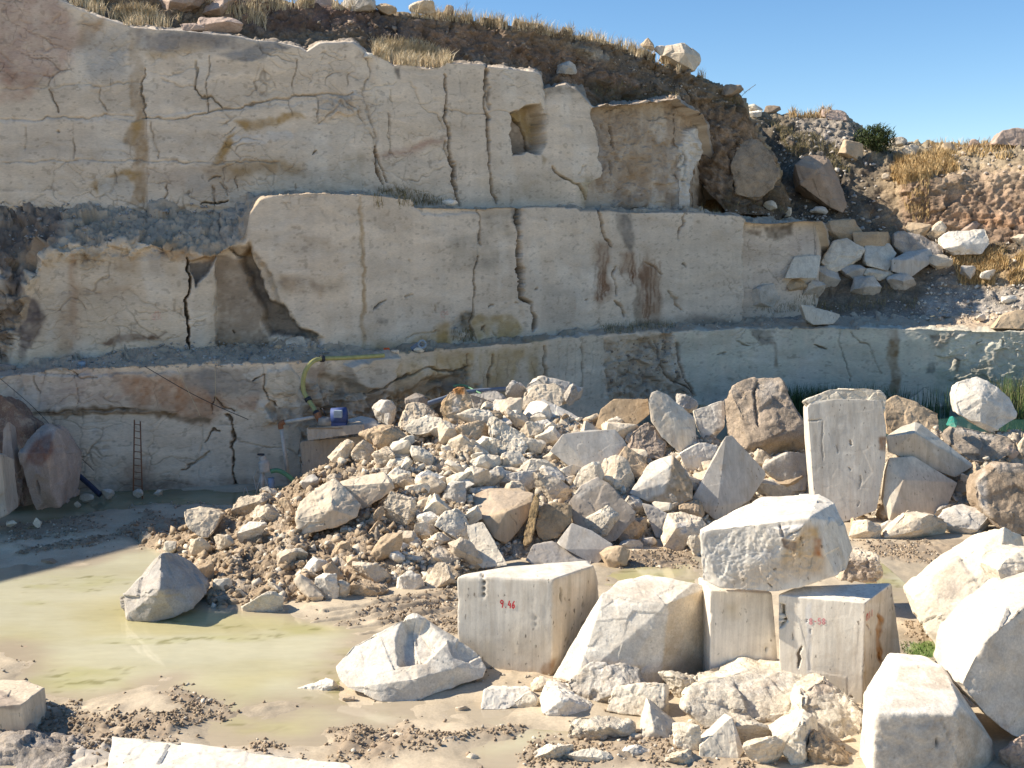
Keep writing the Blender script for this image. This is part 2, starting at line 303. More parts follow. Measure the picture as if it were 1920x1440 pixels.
f1 = [('p', [(200, 700), (400, 705), (430, 760), (380, 800), (300, 770), (250, 770)], (.42, .24, .14), .75, 14),
      ('p', [(0, 700), (200, 690), (250, 760), (60, 770), (0, 730)], PINK, .6, 20), ('p', [(430, 745), (480, 740), (480, 775), (440, 770)], (.42, .26, .17), .7, 8),
      ('p', [(60, 771), (180, 764), (270, 768), (395, 785), (390, 796), (260, 780), (60, 780)], (.22, .15, .09), .8, 4), ('c', [(60, 776), (160, 774), (250, 768)], 3, .12), ('o', [(40, 778), (330, 778), (340, 700), (40, 705)], .12, 3),
      ('p', [(340, 690), (480, 690), (490, 740), (430, 745), (350, 720)], (.30, .27, .235), .8, 10), ('p', [(370, 700), (430, 690), (400, 755)], (.25, .23, .21), .7, 10),
      ('p', [(455, 705), (495, 682), (492, 700), (470, 712)], (.6, .55, .47), .8, 2), ('c', [(470, 712), (495, 700), (490, 730), (520, 760)], 4, .2),
      ('p', [(500, 690), (540, 690), (562, 720), (560, 745), (520, 740), (492, 725)], CREAM, .8, 5), ('o', [(500, 690), (540, 690), (562, 720), (560, 745), (520, 740), (492, 725)], .15, 4),
      ('c', [(425, 775), (437, 790), (437, 815), (430, 835), (436, 850), (440, 890), (447, 918)], 5, .3), ('c', [(395, 775), (405, 745), (437, 775)], 3, .2), ('c', [(435, 815), (480, 838), (535, 845), (560, 860)], 2, .1),
      ('c', [(380, 825), (390, 815), (400, 805), (415, 806)], 6, .2), ('c', [(340, 880), (375, 862), (390, 845)], 5, .15), ('c', [(375, 800), (376, 915)], 2, .04, (.3, .26, .2)), ('c', [(155, 770), (153, 910)], 2, .04, (.3, .25, .2)),
      ('c', [(65, 710), (72, 735)], 2.5, .1), ('c', [(140, 700), (150, 760)], 2, .1), ('c', [(140, 697), (155, 712), (180, 705)], 4, .15), ('p', [(140, 680), (175, 700), (165, 730), (150, 760), (142, 720)], PINK, .5, 6),
      ('r', [(480, 760), (560, 750), (560, 800), (500, 800)], .25, 10), ('p', [(505, 765), (540, 760), (560, 795), (520, 800)], (.2, .16, .12), .6, 6), ('p', [(225, 875), (280, 865), (285, 930), (230, 925)], (.33, .22, .16), .6, 12),
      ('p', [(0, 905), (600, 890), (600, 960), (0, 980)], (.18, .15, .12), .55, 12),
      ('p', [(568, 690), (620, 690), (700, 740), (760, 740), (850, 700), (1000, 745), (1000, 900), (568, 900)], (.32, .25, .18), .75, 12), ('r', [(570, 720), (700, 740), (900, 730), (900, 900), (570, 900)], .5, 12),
      ('p', [(578, 690), (608, 682), (608, 716), (590, 722), (575, 715)], (.43, .33, .25), .9, 3), ('p', [(575, 725), (618, 725), (622, 770), (600, 790), (578, 770)], (.40, .29, .2), .85, 5),
      ('o', [(600, 700), (650, 712), (700, 745), (760, 740), (800, 712), (850, 700), (850, 840), (600, 830)], -.35, 8), ('p', [(612, 700), (650, 690), (700, 715), (690, 735), (640, 716)], (.26, .23, .19), .9, 6),
      ('p', [(645, 680), (735, 668), (735, 700), (705, 730), (685, 728), (655, 700)], (.50, .43, .34), .95, 4), ('o', [(645, 680), (740, 668), (735, 705), (705, 732), (685, 730), (655, 705)], .5, 4),
      ('c', [(690, 738), (720, 730), (735, 712), (760, 705), (770, 695)], 6, .4), ('p', [(697, 735), (725, 735), (730, 755), (700, 758)], (.48, .41, .33), .9, 4),
      ('p', [(735, 665), (1020, 640), (1030, 745), (740, 770)], (.46, .335, .175), .8, 14), ('p', [(740, 715), (850, 690), (850, 760), (745, 770)], (.42, .31, .2), .7, 10),
      ('p', [(820, 705), (878, 685), (880, 735), (800, 742)], (.19, .16, .12), .85, 7), ('r', [(810, 700), (880, 685), (880, 740), (800, 745)], .3, 6), ('c', [(770, 700), (800, 690), (850, 692), (878, 684)], 4, .25),
      ('p', [(740, 702), (775, 697), (772, 708), (745, 715)], (.15, .12, .08), .8, 4), ('c', [(876, 660), (880, 684)], 3, .2), ('c', [(920, 665), (918, 730)], 3, .2), ('c', [(1024, 645), (1026, 670), (1018, 700), (1016, 720)], 7, .4),
      ('p', [(1032, 634), (1128, 626), (1128, 680), (1135, 760), (1020, 760), (1026, 690)], (.57, .49, .38), .95, 4),
      ] + [('c', [(x, 662 + (x % 7) * 3), (x + 1, 720)], 2, .04, (.2, .13, .06)) for x in range(800, 1015, 22)] + [('c', [(x, 640), (x, 730)], 1.5, .05, (.28, .25, .2)) for x in range(1046, 1126, 16)] + [
      ('c', [(1092, 638), (1093, 720)], 3, .1), ('p', [(1128, 640), (1180, 626), (1255, 622), (1275, 700), (1300, 745), (1140, 760)], (.42, .345, .26), .8, 14), ('r', [(1130, 640), (1260, 626), (1290, 760), (1140, 760)], .3, 12), ('o', [(1130, 640), (1265, 626), (1290, 760), (1140, 760)], -.2, 10),
      ('c', [(1230, 640), (1245, 700), (1300, 740)], 4, .2), ('p', [(1262, 620), (1740, 612), (2600, 620), (2600, 760), (1300, 760), (1285, 690)], (.57, .535, .425), .95, 3), ('p', [(1740, 690), (1980, 680), (1980, 760), (1760, 760)], (.30, .32, .25), .6, 14),
      ('p', [(1405, 618), (1452, 618), (1455, 640), (1430, 645), (1412, 632)], (.25, .23, .19), .9, 3), ('p', [(1448, 635), (1456, 640), (1460, 690), (1452, 690)], (.24, .18, .12), .7, 3), ('p', [(1668, 620), (1687, 620), (1688, 735), (1668, 735)], (.26, .17, .09), .75, 4),
      ('c', [(1580, 622), (1579, 670), (1598, 715)], 2.5, .1), ('c', [(1597, 622), (1635, 665), (1650, 700)], 2.5, .1), ('c', [(1530, 645), (1552, 651)], 6, .25), ('c', [(1388, 646), (1405, 648)], 4, .15), ('c', [(1345, 658), (1357, 658)], 3, .1), ('c', [(1270, 640), (1280, 690), (1296, 745)], 4, .15),
      ('p', [(1745, 625), (1800, 628), (1765, 655), (1748, 650)], (.26, .22, .17), .8, 4), ('p', [(1740, 680), (1755, 683), (1748, 700), (1738, 698)], (.16, .16, .14), .8, 3), ('p', [(1790, 672), (1803, 676), (1800, 695), (1794, 694)], (.2, .18, .14), .8, 3), ('p', [(1820, 690), (1860, 680), (1870, 710), (1840, 715)], (.25, .23, .17), .8, 5), ('r', [(1740, 625), (1930, 630), (1930, 760), (1800, 760)], .12, 10),
      ('c', [(1880, 640), (1884, 650)], 5, .15), ('c', [(1830, 645), (1840, 640)], 3, .1)]
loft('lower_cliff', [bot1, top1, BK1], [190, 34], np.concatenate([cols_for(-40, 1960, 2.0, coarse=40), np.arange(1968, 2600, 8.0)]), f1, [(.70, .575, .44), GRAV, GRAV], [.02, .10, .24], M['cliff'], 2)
# ---------------- middle tier
T2 = [(-1900, 36), (-900, 39.5), (-200, 41), (0, 41.6), (150, 42), (350, 42.4), (430, 43.1), (500, 43.3), (630, 43.6), (720, 46), (850, 48.5), (1000, 51), (1130, 54), (1270, 56.5), (1400, 58.5), (1550, 60.2), (1552, 61), (1560, 64)]
TOP2 = [(-1900, 560), (-200, 520), (0, 505), (30, 560), (45, 545), (62, 520), (78, 492), (100, 465), (130, 457), (190, 462), (250, 450), (285, 458), (340, 470), (395, 480), (415, 470), (445, 455), (462, 430), (470, 400), (490, 375), (520, 366), (600, 363), (680, 363), (770, 374), (777, 389), (870, 390), (970, 389), (1080, 390), (1086, 397), (1200, 398), (1300, 400), (1385, 405), (1400, 416), (1450, 418), (1500, 413), (1543, 412), (1552, 430), (1560, 480)]
y2 = lambda u: float(np.interp(u, [q[0] for q in T2], [q[1] for q in T2]))
top2 = [(u, v, y2(u) + .15) for u, v in TOP2]; bot2 = [(u, 'z', 4.3, y2(u)) for u, v in TOP2]
T3 = [(-1900, 29), (-1257, 33.9), (-1090, 34.8), (-840, 37.3), (-500, 40.4), (-300, 42.4), (0, 44.6), (450, 45.8), (700, 48.2), (850, 50.5), (1000, 53), (1130, 55.5), (1300, 58.5), (1330, 60), (1352, 64)]
y3 = lambda u: float(np.interp(u, [q[0] for q in T3], [q[1] for q in T3]))
B3 = [(-1900, 400), (-300, 385), (0, 374), (200, 376), (400, 380), (470, 368), (700, 366), (800, 388), (1000, 392), (1100, 394), (1300, 396), (1400, 405), (1560, 420)]
bk2 = [(u, v, (y3(u) if u < 1330 else y2(u) + 3) + .5) for u, v in B3]
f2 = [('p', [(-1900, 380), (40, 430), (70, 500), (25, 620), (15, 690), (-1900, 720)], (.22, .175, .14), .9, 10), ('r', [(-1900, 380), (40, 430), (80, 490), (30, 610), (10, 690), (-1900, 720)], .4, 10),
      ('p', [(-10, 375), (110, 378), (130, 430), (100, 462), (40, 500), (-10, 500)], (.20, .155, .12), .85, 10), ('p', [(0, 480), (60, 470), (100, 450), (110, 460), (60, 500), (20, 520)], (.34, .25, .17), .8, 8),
      ('p', [(130, 385), (330, 385), (330, 445), (130, 450)], (.37, .295, .215), .7, 14), ('p', [(190, 385), (300, 390), (330, 420), (230, 420)], (.52, .43, .33), .5, 14), ('p', [(100, 460), (135, 438), (137, 448), (110, 470)], (.5, .43, .33), .8, 3),
      ('p', [(150, 380), (405, 384), (405, 450), (340, 470), (150, 450)], (.42, .33, .235), .4, 14), ('r', [(-10, 376), (400, 384), (470, 372), (460, 440), (400, 475), (-10, 500)], .3, 10),
      ('p', [(60, 500), (100, 468), (250, 452), (340, 490), (350, 655), (20, 690), (50, 620), (40, 560)], (.60, .485, .355), .95, 5),
      ('p', [(110, 560), (145, 480), (150, 680), (100, 670)], (.40, .27, .17), .5, 16), ('p', [(155, 470), (190, 470), (185, 500), (160, 500)], (.36, .25, .14), .6, 10), ('p', [(215, 480), (250, 480), (250, 510), (220, 505)], (.38, .26, .15), .5, 10), ('p', [(280, 480), (315, 470), (300, 515), (282, 510)], (.28, .19, .12), .6, 7),
      ('c', [(300, 480), (308, 474)], 4, .1), ('p', [(195, 640), (240, 628), (310, 626), (240, 645), (200, 650)], (.16, .10, .065), .85, 4), ('p', [(110, 545), (250, 535), (250, 548), (110, 560)], (.40, .28, .18), .4, 6), ('p', [(130, 470), (142, 470), (142, 680), (130, 680)], (.42, .28, .18), .5, 4),
      ('p', [(25, 610), (48, 540), (60, 560), (70, 560), (85, 600), (60, 640), (40, 680)], (.14, .11, .10), .8, 6), ('p', [(30, 600), (45, 545), (58, 570), (45, 605), (35, 620)], (.42, .32, .22), .85, 3),
      ('c', [(348, 480), (356, 520), (350, 570), (352, 600), (356, 655)], 7, .5), ('p', [(355, 495), (405, 485), (380, 515), (366, 540), (360, 520)], (.2, .175, .15), .9, 3), ('o', [(355, 488), (406, 480), (380, 515), (366, 535)], -.4, 3), ('p', [(366, 545), (380, 515), (406, 502), (412, 560), (412, 600), (400, 650), (360, 655)], (.60, .50, .38), .95, 3),
      ('p', [(405, 480), (450, 480), (480, 560), (505, 655), (400, 655), (413, 600)], (.33, .26, .19), .95, 4), ('p', [(395, 650), (450, 630), (440, 655)], (.38, .24, .11), .6, 6), ('c', [(436, 618), (440, 620)], 6, .2), ('o', [(408, 470), (470, 460), (545, 600), (600, 660), (405, 660)], -.55, 6),
      ('p', [(300, 440), (345, 470), (370, 480), (415, 470), (400, 490), (330, 490), (280, 455)], (.40, .26, .14), .7, 6), ('c', [(405, 385), (408, 430), (425, 460), (445, 480)], 5, .3), ('p', [(410, 385), (470, 372), (462, 440), (440, 470), (415, 450)], (.43, .35, .265), .85, 6),
      ('o', [(443, 478), (463, 465), (470, 492), (500, 560), (532, 573), (552, 612), (605, 632), (598, 645), (545, 628), (505, 630), (488, 580), (455, 512)], -.8, 5), ('p', [(443, 478), (463, 465), (470, 492), (500, 560), (532, 573), (552, 612), (605, 632), (598, 645), (545, 628), (505, 630), (488, 580), (455, 512)], (.19, .165, .14), .8, 4),  # cleft is cut deep and also coloured dark for its depth shade
      ('p', [(498, 575), (532, 573), (550, 615), (510, 625)], (.30, .26, .21), .8, 4), ('p', [(440, 475), (465, 462), (462, 480)], (.4, .27, .14), .8, 3),
      ('p', [(500, 520), (640, 530), (640, 560), (520, 560)], (.42, .32, .21), .35, 20), ('p', [(560, 440), (620, 445), (625, 462), (580, 455)], (.33, .25, .17), .5, 7), ('p', [(520, 515), (560, 515), (570, 550), (530, 540)], (.34, .24, .15), .55, 9), ('p', [(580, 525), (600, 535), (605, 560), (590, 555)], (.30, .21, .14), .5, 6),
      ('p', [(675, 365), (683, 365), (686, 660), (676, 660)], (.36, .25, .13), .55, 2), ('c', [(679, 366), (681, 655)], 2, .05, (.30, .2, .1)),
      ('c', [(898, 392), (900, 420), (903, 455)], 4, .35), ('c', [(897, 480), (891, 520), (888, 600), (890, 640)], 5, .4), ('c', [(968, 392), (974, 440), (975, 500), (978, 556)], 8, .6), ('c', [(978, 556), (998, 568), (1004, 600), (1003, 622)], 12, .5), ('p', [(960, 392), (976, 392), (976, 430), (968, 425)], (.18, .17, .15), .8, 3),
      ('c', [(1124, 395), (1124, 415), (1132, 445), (1142, 456)], 6, .5), ('c', [(1155, 500), (1149, 552)], 4, .3), ('c', [(1148, 566), (1170, 590)], 4, .3), ('c', [(1212, 490), (1240, 520)], 4, .2), ('c', [(1258, 550), (1282, 582)], 3, .15), ('c', [(1283, 402), (1276, 450)], 4, .2),
      ('p', [(1112, 455), (1138, 452), (1142, 560), (1128, 580), (1115, 560)], (.25, .15, .085), .6, 7), ('p', [(1158, 470), (1186, 474), (1200, 515), (1190, 525), (1165, 510)], (.25, .145, .08), .6, 8), ('p', [(1195, 520), (1215, 470), (1232, 505), (1244, 560), (1240, 606), (1204, 610), (1196, 560)], (.24, .14, .075), .6, 9), ('p', [(1186, 520), (1200, 560), (1205, 610), (1192, 610)], (.2, .15, .1), .6, 4),
      ('c', [(1119, 485), (1119, 509), (1119, 533)], 1.8, .01, (.16, .075, .035)), ('c', [(1113, 503), (1112, 520), (1115, 538)], 3.2, .01, (.16, .075, .035)), ('c', [(1135, 481), (1134, 516), (1136, 552)], 4.6, .01, (.16, .075, .035)), ('c', [(1127, 497), (1125, 528), (1128, 560)], 3.6, .01, (.16, .075, .035)), ('c', [(1121, 453), (1121, 510), (1122, 566)], 4.6, .01, (.16, .075, .035)), ('c', [(1132, 508), (1133, 528), (1132, 549)], 4.8, .01, (.16, .075, .035)), ('c', [(1136, 457), (1135, 474), (1138, 491)], 3.1, .01, (.16, .075, .035)), ('c', [(1129, 470), (1129, 503), (1129, 536)], 3.6, .01, (.16, .075, .035)), ('c', [(1128, 507), (1130, 535), (1130, 564)], 5.0, .01, (.16, .075, .035)), ('c', [(1184, 474), (1186, 502), (1185, 530)], 3.5, .01, (.16, .075, .035)), ('c', [(1185, 476), (1185, 502), (1184, 529)], 1.8, .01, (.16, .075, .035)), ('c', [(1190, 499), (1191, 510), (1190, 521)], 2.1, .01, (.16, .075, .035)), ('c', [(1170, 493), (1168, 513), (1171, 533)], 1.8, .01, (.16, .075, .035)), ('c', [(1185, 479), (1187, 505), (1185, 531)], 5.0, .01, (.16, .075, .035)), ('c', [(1171, 472), (1169, 495), (1169, 518)], 3.0, .01, (.16, .075, .035)), ('c', [(1181, 474), (1183, 485), (1181, 496)], 4.9, .01, (.16, .075, .035)), ('c', [(1192, 481), (1192, 499), (1192, 517)], 3.6, .01, (.16, .075, .035)), ('c', [(1180, 488), (1180, 511), (1179, 534)], 4.0, .01, (.16, .075, .035)), ('c', [(1208, 494), (1208, 552), (1208, 609)], 1.6, .01, (.16, .075, .035)), ('c', [(1216, 512), (1216, 523), (1216, 534)], 1.8, .01, (.16, .075, .035)), ('c', [(1225, 505), (1225, 544), (1226, 584)], 4.1, .01, (.16, .075, .035)), ('c', [(1198, 478), (1200, 527), (1197, 575)], 3.2, .01, (.16, .075, .035)), ('c', [(1224, 495), (1223, 523), (1223, 550)], 3.6, .01, (.16, .075, .035)), ('c', [(1211, 499), (1209, 545), (1211, 590)], 4.1, .01, (.16, .075, .035)), ('c', [(1211, 489), (1210, 540), (1210, 591)], 3.1, .01, (.16, .075, .035)), ('c', [(1228, 481), (1228, 509), (1230, 537)], 3.1, .01, (.16, .075, .035)), ('c', [(1235, 486), (1236, 513), (1237, 541)], 3.1, .01, (.16, .075, .035)), ('c', [(1207, 482), (1206, 521), (1209, 560)], 4.5, .01, (.16, .075, .035)), ('c', [(1206, 493), (1206, 543), (1207, 592)], 2.8, .01, (.16, .075, .035)), ('c', [(1203, 494), (1202, 542), (1203, 591)], 3.0, .01, (.16, .075, .035)), ('c', [(1216, 501), (1215, 553), (1214, 604)], 4.8, .01, (.16, .075, .035)), ('c', [(1236, 539), (1238, 561), (1238, 582)], 2.4, .01, (.16, .075, .035)),
      ('p', [(1150, 400), (1180, 400), (1190, 460), (1180, 475), (1160, 440)], (.2, .18, .155), .8, 5), ('p', [(1215, 600), (1330, 590), (1400, 605), (1400, 625), (1215, 625)], (.2, .17, .14), .7, 10),
      ('p', [(835, 455), (905, 440), (960, 480), (920, 510), (850, 500)], (.33, .29, .23), .55, 14), ('p', [(910, 395), (960, 395), (960, 440), (915, 440)], (.3, .26, .2), .45, 12), ('p', [(1020, 545), (1110, 545), (1080, 600), (1030, 620)], (.33, .29, .235), .4, 14),
      ('c', [(700, 578), (712, 567), (722, 562)], 5, .15), ('c', [(762, 554), (773, 549)], 4, .15), ('c', [(810, 573), (816, 586)], 4, .15), ('c', [(1001, 541), (1006, 540)], 9, .3), ('c', [(1022, 415), (1026, 418)], 4, .1), ('p', [(705, 595), (725, 600), (722, 612), (710, 608)], (.2, .18, .15), .6, 4), ('c', [(766, 485), (769, 490)], 4, .1), ('c', [(1095, 562), (1100, 562)], 5, .1),
      ('c', [(760, 640), (790, 625), (815, 618)], 3, .12), ('p', [(770, 645), (815, 612), (845, 608), (845, 660), (760, 662)], (.44, .29, .12), .85, 8), ('p', [(890, 590), (960, 590), (985, 620), (970, 640), (895, 645)], (.42, .31, .16), .85, 6), ('p', [(700, 640), (760, 640), (760, 665), (690, 665)], (.40, .28, .15), .6, 10), ('p', [(630, 630), (700, 610), (690, 660), (630, 665)], (.42, .32, .21), .5, 12),
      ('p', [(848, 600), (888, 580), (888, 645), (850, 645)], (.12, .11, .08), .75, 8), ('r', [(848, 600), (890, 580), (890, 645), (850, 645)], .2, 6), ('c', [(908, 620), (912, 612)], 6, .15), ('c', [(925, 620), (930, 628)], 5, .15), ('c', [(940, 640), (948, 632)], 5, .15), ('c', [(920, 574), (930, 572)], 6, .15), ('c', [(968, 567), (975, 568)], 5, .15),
      ('p', [(1395, 420), (1545, 412), (1545, 620), (1395, 620)], (.58, .485, .39), .7, 4), ('p', [(1445, 425), (1495, 418), (1496, 440), (1450, 450)], (.19, .15, .11), .85, 5), ('p', [(1412, 430), (1440, 432), (1438, 443), (1420, 443)], (.16, .11, .07), .85, 4), ('c', [(1394, 420), (1395, 600)], 2, .15), ('p', [(1480, 455), (1530, 430), (1545, 470), (1500, 480)], (.5, .43, .38), .5, 10), ('c', [(1280, 495), (1284, 500)], 5, .1),
      ('o', [(775, 384), (1400, 384), (1400, 700), (890, 700), (893, 480), (900, 400), (790, 400)], -.10, 3), ('o', [(978, 384), (1400, 384), (1400, 700), (1000, 700), (978, 560)], .12, 2), ('o', [(1396, 400), (1600, 400), (1600, 640), (1396, 640)], -.5, 3),
      # red paint marks on the rock
      ('c', [(285, 598), (290, 588), (289, 601), (285, 600)], 1.6, 0, (.55, .14, .14)), ('c', [(292, 588), (292, 601)], 1.6, 0, (.55, .14, .14)), ('c', [(296, 587), (297, 600)], 1.6, 0, (.55, .14, .14)), ('c', [(299, 587), (301, 601)], 1.6, 0, (.55, .14, .14)),
      ('c', [(832, 601), (825, 592), (828, 585), (832, 590), (835, 586), (838, 593), (831, 593)], 1.7, 0, (.55, .1, .1)), ('c', [(1077, 576), (1079, 577)], 3, 0, (.5, .2, .18))]
loft('middle_cliff', [bot2, top2, bk2], [165, 42], cols_for(-40, 1560, 1.8, coarse=40), f2, [PALE, (.47, .37, .265), (.47, .37, .265)], [.015, .04, .3], M['cliff'], 3)
# ---------------- upper tier
TOP3 = [(-1900, 'z', 19.6), (-1257, 'z', 19.6), (-1090, 'z', 19.6), (-840, 'z', 19.8), (-500, 'z', 20.3), (-300, -60), (-100, -50), (0, -40), (110, 0), (180, 30), (250, 52), (340, 58), (430, 68), (480, 78), (520, 80), (560, 90), (575, 98), (600, 82), (660, 80), (683, 98), (690, 104), (712, 104), (737, 124), (755, 120), (800, 128), (826, 127), (834, 118), (905, 121), (912, 125), (1000, 135), (1012, 140), (1020, 166), (1060, 158), (1085, 170), (1110, 200), (1130, 196), (1180, 192), (1240, 186), (1270, 180), (1290, 196), (1330, 232), (1340, 290), (1352, 380)]
top3 = [(q[0], 'z', q[2], y3(q[0]) + .3) if q[1] == 'z' else (q[0], q[1], y3(q[0]) + .3) for q in TOP3]
bot3 = [(q[0], 'z', 10.2, y3(q[0])) for q in TOP3]
def bk(q):
    y = y3(q[0]) + 3.2
    if q[1] == 'z': return (q[0], 'z', q[2] + .3, y + 10)
    return (q[0], q[1] - 2, y)
bk3 = [bk(q) for q in TOP3]
oc = (.38, .25, .11)
